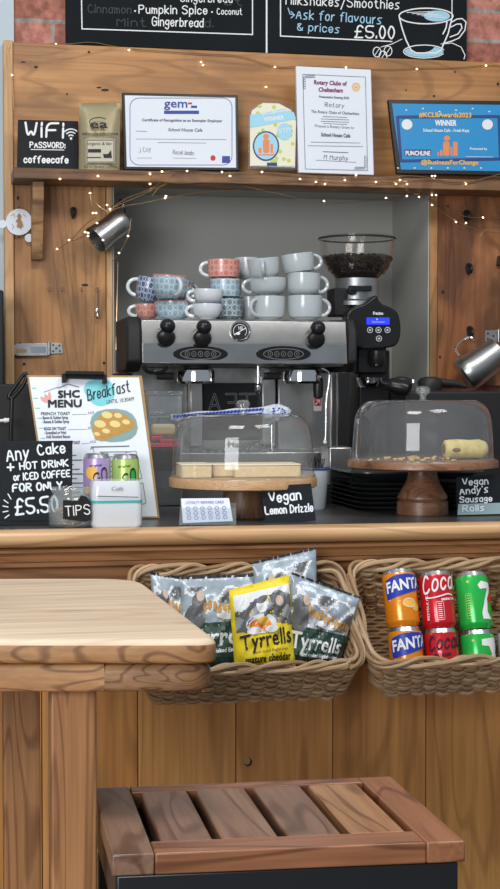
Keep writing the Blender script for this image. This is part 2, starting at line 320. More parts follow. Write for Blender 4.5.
M = dict(
 white=mat('white_paint', (.8, .8, .8), .6), paper=mat('paper', (.74, .79, .86), .55), cream=mat('cream_paper', (.8, .78, .62), .55),
 chalk=mat('chalk', (.86, .88, .88), .8), chalkdim=mat('faded_chalk', (.055, .065, .072), .8), chalkblue=mat('blue_chalk', (.36, .62, .78), .8),
 slate=mat('blackboard', (.012, .015, .018), .75, spec=.12, var=.25, bscale=9), slate2=mat('sign_slate', (.013, .016, .020), .6, spec=.2, var=.2, bscale=20), blackframe=mat('black_frame', (.012, .013, .014), .35),
 blackgloss=mat('black_melamine', (.045, .048, .052), .25, spec=.8), black=mat('black_plastic', (.012, .012, .013), .3), blackm=mat('matt_black', (.014, .014, .015), .6), blackrub=mat('black_rubber', (.02, .02, .02), .5),
 steel=mat('brushed_steel', (.50, .49, .47), .30, 1, bump=.12, bscale=25, var=.15), polish=mat('polished_steel', (.62, .61, .60), .12, 1, bump=.25, bscale=11, var=.3),
 chrome=mat('chrome', (.75, .75, .76), .08, 1), dull=mat('galvanised_steel', (.42, .44, .45), .4, .9, bump=.3, bscale=40, var=.25), iron=mat('black_iron', (.02, .02, .022), .4, .3),
 plaster=mat('niche_paint', (.50, .50, .46), .7, var=.06, bscale=4), palewall=mat('pale_plaster', (.55, .63, .68), .8, var=.08, bscale=6), floor=mat('floor_board', (.22, .13, .07), .5, var=.3),
 counter=mat('dark_laminate', (.055, .055, .055), .32, bump=.05, bscale=80, var=.3),
 copper=mat('copper_wire', (.55, .36, .20), .3, .8), bulb=mat('warm_bulb', (1, .80, .45), .4, emit=6),
 cupgrey=mat('grey_glaze', (.46, .51, .53), .18, coat=.4), cupwhite=mat('white_glaze', (.66, .70, .74), .15, coat=.5), pinkrim=mat('pink_glaze', (.60, .24, .19), .2, coat=.3),
 navy=mat('navy', (.03, .06, .25), .4), lcd=mat('lcd_screen', (.02, .04, .95), .3, emit=.9), icon=mat('white_icon', (.7, .75, .8), .4),
 red=mat('red', (.60, .02, .03), .4), pink=mat('pink_lid', (.75, .08, .12), .35), teal=mat('teal_band', (.05, .42, .40), .4),
 yellow=mat('yellow_foil', (.85, .66, .02), .35, bump=.3, bscale=30), green=mat('dark_green', (.025, .065, .045), .4), foil=mat('silver_foil', (.42, .50, .57), .3, .2, bump=.9, bscale=38, var=.35), foilgrey=mat('photo_grey', (.12, .125, .13), .35), foilmid=mat('photo_mid_grey', (.32, .34, .36), .35),
 foilwhite=mat('photo_white', (.72, .75, .78), .35), gold=mat('gold_crisp', (.50, .27, .07), .5), orange=mat('orange_print', (.80, .25, .02), .3), ink=mat('ink', (.02, .02, .025), .6), inkgrey=mat('grey_ink', (.12, .13, .16), .7),
 inkblue=mat('blue_ink', (.05, .08, .32), .6), kraft=mat('kraft_foil', (.36, .31, .18), .4, .2, bump=.5, bscale=25), kraftlabel=mat('label_stock', (.55, .52, .40), .6),
 sky=mat('sky_blue_print', (.02, .27, .58), .45), skydark=mat('navy_print', (.02, .06, .22), .45), skypale=mat('pale_blue', (.35, .65, .80), .45), orangeprint=mat('salmon_print', (.78, .26, .10), .5), lime=mat('lime_print', (.52, .62, .14), .5), goldtxt=mat('gold_print', (.85, .48, .08), .5),
 purple=mat('purple_print', (.40, .26, .60), .4), limecan=mat('lime_can', (.42, .62, .16), .3, .3), violetcan=mat('violet_can', (.46, .33, .62), .3, .3),
 tealblob=mat('aqua_print', (.20, .60, .66), .5), peach=mat('blush_print', (.72, .36, .34), .6), food=mat('toast_print', (.50, .27, .07), .6), banana=mat('banana_print', (.74, .62, .25), .6), plateblue=mat('plate_print', (.22, .36, .36), .6),
 canorange=mat('orange_can', (.86, .27, .01), .25, .25, coat=.5), canred=mat('red_can', (.62, .008, .02), .25, .25, coat=.5), cangreen=mat('green_can', (.02, .48, .07), .25, .25, coat=.5), canpurple=mat('pale_can', (.50, .46, .62), .25, .3), alu=mat('aluminium', (.62, .62, .63), .25, .95), leaf=mat('leaf_print', (.02, .30, .05), .5),
 cake=mat('pale_sponge', (.80, .62, .36), .85, bump=.5, bscale=160, var=.15), icing=mat('lemon_icing', (.85, .74, .52), .5, bump=.3, bscale=60), roll=mat('pastry', (.84, .68, .27), .7, bump=.8, bscale=45, var=.35), crumb=mat('crumb', (.62, .42, .15), .8), filling=mat('filling', (.25, .13, .08), .8),
 beans=mat('coffee_beans', (.020, .009, .006), .35, bump=1, bscale=220, var=.5), enamel=mat('white_enamel', (.62, .68, .72), .3, coat=.3), mdf=mat('hardboard', (.42, .26, .12), .7, var=.2), coin=mat('coin', (.62, .40, .24), .35, .7),
 wicker=mat('wicker', (.38, .235, .12), .4, bscale=13, var=.45), wickerlight=mat('pale_wicker', (.50, .34, .195), .4, bscale=11, var=.4), stripgrey=mat('label_strip', (.30, .42, .43), .6), bluenapkin=mat('patterned_cloth', (.62, .68, .78), .8),
 skin=mat('print_flesh', (.55, .42, .36), .6), smear=mat('marker_white', (.80, .86, .92), .6))
glass = glassy('clear_dome', (.93, .95, .95), .05, .06); acrylic = glassy('clear_acrylic', (.93, .95, .96), .05, .05); jarglass = glassy('jar_glass', (.92, .95, .95), .05, .09, 1.6); smoked = glassy('hopper_plastic', (.97, .96, .95), .06, .005)

def patterned(name, base, ink, nu=10, zs=230):
    m = mat(name, base, .2, coat=.4); nt = m.node_tree; N = nt.nodes; L = nt.links; b = N['Principled BSDF']
    tc = N.new('ShaderNodeTexCoord'); sp = N.new('ShaderNodeSeparateXYZ'); L.new(tc.outputs['Object'], sp.inputs[0])
    at = N.new('ShaderNodeMath'); at.operation = 'ARCTAN2'; L.new(sp.outputs['Y'], at.inputs[0]); L.new(sp.outputs['X'], at.inputs[1])
    a = N.new('ShaderNodeMath'); a.operation = 'MULTIPLY'; a.inputs[1].default_value = nu; L.new(at.outputs[0], a.inputs[0])
    z = N.new('ShaderNodeMath'); z.operation = 'MULTIPLY'; z.inputs[1].default_value = zs; L.new(sp.outputs['Z'], z.inputs[0])
    ca = N.new('ShaderNodeMath'); ca.operation = 'COSINE'; L.new(a.outputs[0], ca.inputs[0]); cz = N.new('ShaderNodeMath'); cz.operation = 'COSINE'; L.new(z.outputs[0], cz.inputs[0])
    ad = N.new('ShaderNodeMath'); L.new(ca.outputs[0], ad.inputs[0]); L.new(cz.outputs[0], ad.inputs[1])
    ab = N.new('ShaderNodeMath'); ab.operation = 'ABSOLUTE'; L.new(ad.outputs[0], ab.inputs[0])
    rp = N.new('ShaderNodeValToRGB'); rp.color_ramp.elements[0].position = .22; rp.color_ramp.elements[0].color = (*ink, 1); rp.color_ramp.elements[1].position = .34; rp.color_ramp.elements[1].color = (*base, 1)
    e = rp.color_ramp.elements.new(.92); e.color = (*base, 1); e = rp.color_ramp.elements.new(1.0); e.color = (*ink, 1)
    L.new(ab.outputs[0], rp.inputs[0]); L.new(rp.outputs[0], b.inputs['Base Color']); return m
pat_lb = patterned('light_blue_tile_glaze', (.60, .66, .68), (.27, .42, .52)); pat_navy = patterned('navy_tile_glaze', (.50, .55, .60), (.07, .11, .22)); pat_pink = patterned('pink_tile_glaze', (.62, .45, .40), (.62, .19, .14)); pat_grey = patterned('grey_tile_glaze', (.56, .60, .60), (.17, .25, .30))
# ================================================================== STRUCTURE
YW = 4.30            # brick wall face
YF = 4.24            # face of the pine surround
def X(px, Y, py=390): return YP(px, py, Y).x
def Z(px, py, Y): return YP(px, py, Y).z
mb = MB().box((-3, -2.5, -.05), (5, 5.2, 0)); struct('floor', mb, M['floor'])
# brick wall with the hatch opening
nx0, nx1 = X(114, YF, 290), X(427.5, YF, 290); nz1 = Z(250, 181, YF); nz0 = .6
mb = MB(); mb.box((-2.2, YW, 0), (nx0-.021, YW+.3, 3.2)); mb.box((nx1+.021, YW, 0), (3.4, YW+.3, 3.2)); mb.box((nx0-.021, YW, nz1+.021), (nx1+.021, YW+.3, 3.2)); mb.box((nx0-.021, YW, 0), (nx1+.021, YW+.3, nz0))
struct('wall_back', mb, brick_mat(), origin=(0, 0, 0), smooth=0)
# niche lining
ny = 4.60; t = .02
mb = MB(); mb.box((nx0-t, ny, nz0), (nx1+t, ny+t, nz1+t)); struct('wall_niche_back', mb, M['plaster'])
mb = MB(); mb.box((nx1, YF-.004, nz0), (nx1+.003, ny, nz1)); struct('wall_niche_right', mb, M['plaster'])
mb = MB(); mb.box((nx0-.003, YF, nz0), (nx0, ny, nz1)); struct('wall_niche_left', mb, M['plaster'])
mb = MB(); mb.box((nx0-t, YF, nz1), (nx1+t, ny+t, nz1+t)); struct('ceiling_niche', mb, M['plaster'])
# pale plaster pier left of the brick
mb = MB(); mb.box((-2.2, YW-.02, 0), (X(13.5, YW, 20), YW, 3.2)); struct('wall_left', mb, M['palewall'])
# ---- pine surround: head board, two side panels, edge strips
hz0, hz1 = Z(250, 181, YF), Z(250, 52, YF)
xl, xr = X(5, YF), X(560, YF)
sur = thing('pine_surround', 'wide honey pine surround framing the serving hatch behind the coffee machine', 'panelling', ((xl+xr)/2, YF, 0))
mb = MB().box((X(10, YF, 100), YF, hz0), (xr, YW-.002, hz1)); obj('head_board', mb, pine, sur, bevel=.003)
mb = MB().box((xl, YF-.012, .9), (X(14, YF, 300), YW-.022, hz1+.002)); obj('corner_post', mb, pine_edge, sur, bevel=.003)
mb = MB().box((X(14, YF, 300)+.001, YF, .9), (X(106, YF, 300), YW-.022, hz0-.001)); obj('side_panel', mb, pine_v, sur, bevel=.002)
mb = MB().box((X(106, YF, 300)+.001, YF-.006, .9), (nx0-.004, YW-.002, hz0-.001)); obj('edge_strip', mb, pine_edge, sur, bevel=.003)
mb = MB().box((nx1+.004, YF-.006, Z(430, 386, YF)), (X(437, YF, 300), YW-.002, hz0-.001)); obj('edge_strip', mb, pine_v, sur, bevel=.003)
mb = MB().box((X(437, YF, 300)+.001, YF, Z(430, 386, YF)), (xr, YW-.002, hz0-.001)); obj('side_panel', mb, pine_red, sur, bevel=.002)
# nail holes and splits in the boards
mb = MB()
PF = plane(250, 100, YF)
for x, y, a, b in ((36, 67, 2, 1.3), (105, 90, 4, 1.3), (99, 87.5, 2.6, .9), (89, 52, 1.4, 1.2), (67, 94, 1, 1), (455, 72, 1.3, .8), (434, 96, 1.2, 1.2), (498, 84, 1.4, 1.6), (23, 62, 2.5, .7), (406, 90, .8, 1)):
    mb.ell(x, y, a, b, PF, .0008)
for x, y, a, b in ((18, 198, 1.3, 2), (19, 237, 1, 1), (24, 364, 1.6, 1.5), (104, 363, 1.4, 1.4), (20, 343, 1, 1), (432, 372, 1.3, 1.3), (85, 285, 3.5, 1.3), (448, 206, 1, 1.2), (440, 357, 1.3, 1.3), (443, 292, 1.5, 2)):
    mb.ell(x, y, a, b, PF, .0009)
obj('nail_hole', mb, M['ink'], sur, kind='stuff', smooth=0)
# black recess edge beyond the surround on the left
mb = MB().box((-.95, YF-.25, 0), (X(5.5, YF-.25, 330)-.004, YF-.02, Z(3, 290, YF-.25))); obj('tall_fridge', mb, M['blackm'], bevel=.006, label='tall matt black cabinet at the far left edge beside the pine post', cat='cabinet')
# ---- shelf
SY = 4.10
sz1, sz0 = Z(250, 173.5, SY), Z(250, 184.5, SY)
sh = thing('display_shelf', 'long worn pine shelf above the hatch carrying the framed certificates', 'shelf', (.6, SY+.05, sz0))
mb = MB().box((X(13, SY, 175), SY, sz0), (X(560, SY, 175), YF-.013, sz1)); obj('shelf_board', mb, pine_old, sh, bevel=.003)
bx0, bx1 = X(32.5, YF-.1, 220), X(44, YF-.1, 220)
bz = Z(38, 260, YF-.03); mb = MB()
mb.prism([V((bx0, YF-.003, sz0-.001)), V((bx0, YF-.11, sz0-.001)), V((bx0, YF-.11, sz0-.03)), V((bx0, YF-.035, bz)), V((bx0, YF-.003, bz))], (bx1-bx0, 0, 0)); obj('bracket', mb, pine_old, sh, bevel=.002)

# ================================================================== COUNTER
CZ = 1.05; CY = 3.0
x0, x1 = -.9, 1.9
cn = thing('serving_counter', 'long serving counter with dark worktop, rounded pine nosing and oak plank front', 'counter', (.4, 3.2, 0))
mb = MB().box((x0, CY+.03, CZ-.03), (x1, 3.56, CZ)); obj('worktop', mb, M['counter'], cn, bevel=.002)
def hrun(prof, name, m):
    mb = MB(); mb.prism([V((x0, y, z)) for y, z in prof], (x1-x0, 0, 0)); return obj(name, mb, m, cn, smooth=50)
zz = lambda py: CAM.z-(py-390)*3.06/F       # height of a photo row at the counter front
pr = [(CY+.03, CZ)] + [(CY+.016-.016*math.sin(a), CZ-.018+.018*math.cos(a)) for a in [PI/2*k/5 for k in range(6)]] + [(CY+.002, CZ-.026), (CY+.012, zz(544)), (CY+.03, zz(545))]
hrun(pr, 'nosing', nose_wood)
m0, m1, m2, m3 = zz(545.2), zz(552), zz(559), zz(566)
hrun([(CY+.06, m0), (CY+.03, m0), (CY+.022, m0-.004), (CY+.022, m1+.004), (CY+.030, m1), (CY+.024, m1-.003), (CY+.026, m2), (CY+.036, m2-.003), (CY+.036, m3+.003), (CY+.04, m3), (CY+.06, m3)], 'moulding', mould_wood)
mb = MB().box((x0, CY+.06, zz(590)), (x1, CY+.075, m0)); obj('frieze_rail', mb, mould_wood, cn)
seams = [-160, -60, 42, 138, 236, 333, 426, 520, 615]
for a, b in zip(seams, seams[1:]):
    xa, xb = X(a, CY+.066, 760), X(b, CY+.066, 760)
    mb = MB().box((xa+.0008, CY+.066, .02), (xb-.0008, CY+.084, zz(590))); obj('front_plank', mb, oak, cn, bevel=.0015)
mb = MB().box((x0, CY+.085, 0), (x1, 3.5, CZ-.032)); obj('carcass', mb, M['blackm'], cn)
mb = MB(); PK = plane(250, 760, CY+.066); mb.ell(248, 762, 4.2, 4.4, PK, .0006); mb.ell(247, 761, 3.3, 3.6, PK, .0009, mi=1); obj('knot_hole', mb, [M['ink'], M['mdf']], cn, smooth=0)
# back counter behind (mostly hidden), carries the machine
mb = MB().box((.17, 3.72, 0), (x1, 4.222, .95)); obj('back_counter', mb, M['blackm'], bevel=.003, label='dark back counter under the coffee machine', cat='counter')
mb = MB().box((nx0+.002, 4.236, .6), (nx1-.002, ny-.002, .95)); struct('trim_1', mb, M['blackm'])

# ================================================================== BLACKBOARDS ON THE BRICK WALL
BY = YW-.03
PB = plane(250, 20, BY)
def chalkboard(px0, px1, pyb0, pyb1, bx0, bx1, label):
    Yt = BY
    t = thing('chalkboard', label, 'chalkboard', YP((px0+px1)/2, 50, BY+.01))
    xa, xb = X(px0, BY, 20), X(px1, BY, 20); zb = min(Z(px0, pyb0, BY), Z(px1, pyb1, BY)); zb = hz1+.007
    mb = MB(); fw = .012
    mb.box((xa, BY, zb), (xb, YW-.001, zb+.62)); obj('board', mb, M['slate'], t, bevel=.002)
    return t, zb
t1, zb = chalkboard(66, 266, 43, 51, 84, 252, 'left blackboard with pumpkin spice syrup flavours in chalk')
mb = MB(); bl = [(79.5, -120), (82, 28.8), (252.5, 34.5), (252.5, -120)]
mb.line(bl, 1.1, PB, .001); obj('border_line', mb, M['chalk'], t1, smooth=0)
mb = MB(); hand(mb, 'Pumpkin Spice', 139, 13.2, 207, 14.1, 8, PB, 1.1); mb.ell(212, 12, .9, .9, PB, .001); hand(mb, 'Coconut', 217, 14.3, 242, 14.6, 6, PB, .8)
mb.ell(135, 11, .9, .9, PB, .001); hand(mb, 'Gingerbread', 152, 25.5, 203, 27, 8.5, PB, 1.1); hand(mb, 'Gingerbread', 180, 1.5, 232, 2.5, 7, PB, 1.0); obj('lettering', mb, M['chalk'], t1, smooth=0)
mb = MB(); hand(mb, 'Cinnamon', 88, 12.5, 131, 13.5, 8, PB, 1.0); hand(mb, 'Mint', 117, 26, 146, 26.5, 8, PB, 1.0); hand(mb, 'd.', 205, 27, 213, 27, 8, PB, 1); hand(mb, 'at', 224, 5, 242, 5.5, 7, PB, 1); obj('faded_lettering', mb, M['chalkdim'], t1, smooth=0, label='faded chalk words')
t2, zb = chalkboard(267, 467, 51, 59, 280, 420, 'right blackboard offering milkshakes and smoothies beside a drawn coffee cup')
mb = MB(); mb.line([(280.5, -120), (280.5, 36), (392, 41.5)], 1.1, PB, .001); 
mb.line([(452, -120), (452, 17)], .9, PB, .001); obj('border_line', mb, M['chalk'], t2, smooth=0)
mb = MB(); hand(mb, 'Milkshakes/Smoothies', 286, 4, 399, 9, 9, PB, 1.05); hand(mb, '£5.00', 355, 37.5, 394, 38.5, 12, PB, 1.5); obj('lettering', mb, M['chalk'], t2, smooth=0)
mb = MB(); hand(mb, 'Ask for flavours', 296, 18.5, 381, 24, 9, PB, 1.05); hand(mb, '& prices', 297, 30, 339, 33, 8, PB, 1.0); mb.line([(288, 8), (290, 14), (294.5, 15)], .9, PB, .001); mb.line([(291, 11.5), (294.5, 15), (291, 18)], .9, PB, .001); obj('blue_lettering', mb, M['chalkblue'], t2, smooth=0, label='pale blue chalk words')
mb = MB(); arc = lambda cx, cy, rx, ry, a0, a1, n=20: [(cx+rx*math.cos(math.radians(a0+(a1-a0)*k/n)), cy+ry*math.sin(math.radians(a0+(a1-a0)*k/n))) for k in range(n+1)]
mb.line(arc(426, 16, 27, 7.8, 0, 360, 36), 1.2, PB, .0012)
mb.line([(399.5, 18), (402, 28), (406, 40), (411, 50), (416, 53), (436, 53), (441, 50), (448, 34), (452, 18)], 1.3, PB, .0012)
mb.line([(452, 22), (457, 19), (462, 18.5), (466, 22), (465, 30), (459, 38), (452, 41), (445, 43)], 1.1, PB, .0012)
mb.line([(451, 27), (457, 24), (461, 24), (462, 28), (458, 34), (450, 37)], 1.1, PB, .0012)
mb.line(arc(424, 51.5, 20.5, 6.5, 20, 345, 30), .9, PB, .0012)
mb.line([(447, 22), (446, 28), (443, 34)], 1.3, PB, .0012)
mb.line([(441, 44), (452, 43), (461, 47), (465, 55), (464, 59)], .8, PB, .0012); mb.line([(381, 47), (392, 44), (402, 39)], .7, PB, .0012)
for cx, cy in ((377, 52), (388, 51), (383, 56)): mb.line(arc(cx, cy, 4, 5, 0, 360, 12), .8, PB, .0012); mb.line([(cx-2, cy+3), (cx, cy), (cx+2, cy-3)], .7, PB, .0012)
for k in range(5): mb.line([(407+k*5, 12.5+k*1.1), (430+k*4, 11.5+k*1.5)], .6, PB, .0014)
obj('cup_drawing', mb, M['chalk'], t2, smooth=0)
mb = MB(); mb.ell(424, 51.5, 19.5, 5.6, PB, .0006, mi=0); mb.ell(437, 16, 13, 5.5, PB, .0006); mb.ell(421, 44, 14.5, 8.5, PB, .0009, mi=1); obj('blue_shading', mb, [M['chalkblue'], M['slate']], t2, smooth=0)
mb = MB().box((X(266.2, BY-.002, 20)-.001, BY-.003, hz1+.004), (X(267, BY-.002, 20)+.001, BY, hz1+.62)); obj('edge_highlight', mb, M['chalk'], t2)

# ================================================================== THINGS ON THE SHELF
def framed(name, label, cat, c4, Y, lean, m_board, border, m_in, thick=.008, group=None):
    """c4: pixel corners bl, br, tr, tl of the upright piece leaning against the head board"""
    P = plane(*c4[0], Y, lean); t = thing(name, label, cat, P((c4[0][0]+c4[1][0])/2, (c4[0][1]+c4[1][1])/2), group)
    mb = MB(); mb.prism([P(*c) for c in c4][::-1], -P.n*thick); obj('frame' if border else 'board', mb, m_board, t, bevel=.0015)
    if border:
        cx = sum(c[0] for c in c4)/4; cy = sum(c[1] for c in c4)/4
        q = [(c[0]+border*(1 if c[0] < cx else -1), c[1]+border*(1 if c[1] < cy else -1)) for c in c4]
        mb = MB(); mb.poly(q, P, .0006); obj('sheet', mb, m_in, t, smooth=0)
    return t, P
# wifi slate
t, P = framed('wifi_sign', 'small black slate reading WiFi password at the left end of the shelf', 'sign', [(17, 168), (78, 169.5), (78.5, 121), (18, 119.5)], 4.16, 5, M['slate2'], 0, None)
mb = MB(); hand(mb, 'WiFi', 25, 136.5, 63, 137.5, 14, P, 2.1); hand(mb, 'PASSWORD:', 30, 147.5, 65, 148, 5.4, P, 1.1); hand(mb, 'coffeecafe', 24, 162.5, 68, 163, 6.4, P, 1.4); mb.line([(31, 149.4), (64, 150)], .8, P)
for r in (3, 6, 9): mb.line(arc(71, 138, r, r, -135, -50, 8), 1.3, P)
mb.ell(71, 138.5, 1.3, 1.3, P); obj('lettering', mb, M['chalk'], t, smooth=0)
# coffee bag
P = plane(100, 170, 4.13, 3)
t = thing('coffee_bag', 'kraft coloured coffee bag standing on the shelf beside the wifi slate', 'bag', P(100, 171))
mb = MB(); n = 14; vs = []
for j in range(n+1):
    for i in range(n+1):
        u, v = i/n, j/n; pxx = 79+u*41+(.5-v)*.8; pyy = 103+v*67.5
        d = .022*(1-(2*u-1)**4)*min(1, v*2.2)**.7 + random.uniform(-.0012, .0012); vs.append(P(pxx, pyy, d))
b0 = len(vs)
for j in range(n+1):
    for i in range(n+1):
        u, v = i/n, j/n; vs.append(P(79+u*41+(.5-v)*.8, 103+v*67.5, -.022*(1-(2*u-1)**4)*min(1, v*2.2)**.7-.001))
fs = []
for j in range(n):
    for i in range(n):
        a = j*(n+1)+i; fs.append((a, a+n+1, a+n+2, a+1)); fs.append((b0+a, b0+a+1, b0+a+n+2, b0+a+n+1))
for k in range(n):
    for a, b in ((k, k+1), (n*(n+1)+k+1, n*(n+1)+k), ((k+1)*(n+1), k*(n+1)), (k*(n+1)+n, (k+1)*(n+1)+n)): fs.append((a, b, b0+b, b0+a))
mb.add(vs, fs); obj('pouch', mb, M['kraft'], t, smooth=60)
PL = plane(100, 140, 4.13-.026, 3)
mb = MB(); mb.rrect(86, 139, 115, 163, .6, PL, 0, mi=0); mb.line([(87, 140), (114, 140), (114, 162), (87, 162)], .7, PL, .0008, 1, True); mb.rrect(88, 149, 101, 152.5, .2, PL, .0008, 1); mb.poly([(104, 158), (112, 158), (111, 150), (108, 154), (103, 154)], PL, .0008, 1); mb.rrect(87, 157, 101, 158, .1, PL, .0008, 1)
typ(mb, 'organic & fair', 87.5, 145, 112, 145, 3.2, PL, .0009, 1)
obj('label_panel', mb, [M['kraftlabel'], M['ink']], t, smooth=0)
mb = MB(); typ(mb, 'ea', 90, 127.5, 107, 127.5, 8, PL, .0005, bold=.6); mb.line(arc(98.5, 122, 9, 4.5, 160, 320, 12), .9, PL, .0005); typ(mb, 'ethicaladdictions', 82, 135, 118, 135, 3.4, PL, .0005, bold=.2); typ(mb, 'farm direct coffee', 84, 168, 117, 168, 3, PL, .0005); obj('lettering', mb, M['ink'], t, smooth=0)
# gem certificate
t, P = framed('framed_certificate', 'landscape certificate with rounded blue border in a thin black frame', 'certificate', [(124, 169.5), (239, 170.5), (238, 95), (122, 92.5)], 4.15, 6, M['blackframe'], 2.8, M['paper'], .012)
mb = MB(); mb.line(rr_pts(130, 98, 232, 165, 9), .6, P, .001, 0, True); mb.rrect(164, 110.6, 199, 114, .3, P, .001, 0); typ(mb, 'gem', 164, 107, 187, 107.4, 8.5, P, .0012, 0, bold=.4); mb.rrect(222, 156, 230, 163, .4, P, .001, 0); mb.rrect(191, 105.6, 197, 108, .3, P, .001, 0)
obj('blue_print', mb, M['inkblue'], t, smooth=0)
mb = MB(); mb.rrect(188, 102.4, 192, 104.4, .3, P, .001, 0); mb.ell(213, 158, 2.6, 2.8, P, .001); obj('red_print', mb, M['red'], t, smooth=0)
mb = MB(); typ(mb, 'Certificate of Recognition as an Exemplar Employer', 142, 121, 222, 122, 2.6, P, .001, bold=.25); typ(mb, 'School House Cafe', 168, 131, 202, 131.6, 3.2, P, .001, slant=.2, bold=.2)
for y, a, b in ((131, 136, 147), (139, 136, 226), (142.5, 158, 206)): mb.line([(a, y), (b, y+.6)], .45, P, .001)
hand(mb, 'J Coy', 139, 152.5, 151, 151, 4.5, P, .4); hand(mb, 'Russel Jacobs', 173, 154, 194, 155, 4, P, .4); mb.line([(137, 158), (152, 158)], .35, P, .001); mb.line([(173, 158), (196, 158.4)], .35, P, .001); obj('small_print', mb, M['inkgrey'], t, smooth=0)
# acrylic award
P = plane(272, 170, 4.13, 4)
t = thing('acrylic_award', 'clear acrylic award with yellow star print standing between the two white certificates', 'award', P(272, 171))
outl = [(248, 169), (297, 170), (297.5, 120), (292, 108), (279, 101.5), (262, 101), (250, 109), (248, 120)]
mb = MB(); mb.prism([P(*c) for c in outl][::-1], -P.n*.012); mb.prism([P(250, 170.5, .0), P(292, 171.3, .0), P(292, 168, 0), P(250, 167.5, 0)][::-1], P.n*.03); obj('plaque', mb, acrylic, t, bevel=.001)
mb = MB(); mb.poly([(250, 166), (295, 167.5), (296, 121), (291, 110), (279, 103.5), (263, 103), (252, 110.5), (250, 120)], P, .0008, 0)
for k in range(26):
    a, b = random.uniform(252, 294), random.uniform(106, 164); mb.ell(a, b, 2.2, 2.2, P, .0011, n=5, mi=1, rot=random.random()*3)
mb.poly([(250, 128), (250, 115), (285, 108.5), (294, 112.5), (296, 119)], P, .0015, 2); mb.ell(266, 146, 13.2, 15, P, .0018, mi=3); mb.ell(266, 146, 11.8, 13.5, P, .0021, mi=2); mb.ell(284.5, 131.5, 7.5, 8.5, P, .0018, mi=2)
mb.rrect(263, 139, 269.5, 153, 2.4, P, .0024, 4); mb.ell(266, 136.5, 3, 2.6, P, .0024, mi=4); mb.rrect(270.5, 144, 273, 153, .3, P, .0024, 4); mb.rrect(258.5, 148, 261.5, 153, .3, P, .0024, 4); mb.rrect(258, 154, 275, 155.3, .2, P, .0024, 4)
mb.rrect(267, 162.5, 277, 166, .3, P, .0018, 3)
typ(mb, '#KCLBAwards', 262, 115, 288, 111, 2.8, P, .0022, 5, bold=.2); typ(mb, 'WINNER', 264, 121.5, 284, 119, 4.2, P, .0022, 5, bold=.3); hand(mb, 'STH', 279, 133.5, 290, 131, 4, P, .7, .0024, 5)
obj('printed_face', mb, [M['cream'], M['lime'], M['skypale'], M['skydark'], M['orangeprint'], M['white']], t, smooth=0)
# rotary certificate
t, P = framed('canvas_certificate', 'tall white certificate with ornamental corners standing unframed on the shelf', 'certificate', [(298.5, 172.5), (374, 175), (371, 69.5), (296, 66)], 4.13, 4, M['paper'], 0, None, .015)
mb = MB(); mb.line([(302.8, 74.2), (365.5, 77), (367.6, 170.5), (305.3, 169)], .5, P, .001, 0, True)
for s in ((303, 75, 1, 1), (367, 169.5, -1, -1)):
    cx, cy, a, b = s
    for k in range(5): mb.line(arc(cx+a*(3+k*2), cy+b*1.5, 1.3, 1.1, 0, 300, 6), .45, P, .001); mb.line(arc(cx+a*1.5, cy+b*(3+k*2.4), 1.1, 1.3, 0, 300, 6), .45, P, .001)
typ(mb, 'Presentation Evening 2022', 319, 97.6, 349, 99, 2.3, P, .001, bold=.15); typ(mb, 'School House Cafe', 321, 136, 350, 137.4, 3.6, P, .001, bold=.3)
obj('border', mb, M['red' if False else 'inkgrey'], t, smooth=0)
mb = MB(); typ(mb, 'Rotary Clubs of', 314, 84, 346.5, 85.5, 4.2, P, .001, bold=.35); typ(mb, 'Cheltenham', 318.5, 91.3, 342.5, 92.3, 4.2, P, .001, bold=.35); obj('heading', mb, mat('maroon_ink', (.22, .03, .10), .6), t, smooth=0)
mb = MB(); typ(mb, 'The Rotary Clubs of Cheltenham', 311, 112.6, 359, 115, 2.8, P, .001, bold=.1); typ(mb, 'Present a Rotary Grant to', 315, 127, 354, 129, 2.8, P, .001)
hand(mb, 'Rotary', 325, 106.5, 344, 107.5, 4, P, .5)
for y, a, b in ((116.4, 323, 347), (118.8, 321, 349), (121.2, 321, 349), (123.4, 323, 347), (142, 311, 360), (145.6, 308, 363), (151.6, 323, 348)): mb.line([(a, y), (b, y+1)], .7 if y > 150 else .45, P, .001)
hand(mb, 'M Murphy', 324, 159, 348, 160.5, 4.5, P, .5); mb.line([(316, 160), (356, 162.4)], .35, P, .001); obj('small_print', mb, M['inkgrey'], t, smooth=0)
mb = MB(); mb.line(arc(356, 86.8, 3.4, 3.6, 0, 360, 16), 1, P, .001)
for k in range(8): mb.line([(356, 86.8), (356+4.4*math.cos(k*PI/4), 86.8+4.6*math.sin(k*PI/4))], .5, P, .001)
obj('wheel_emblem', mb, M['goldtxt'], t, smooth=0)
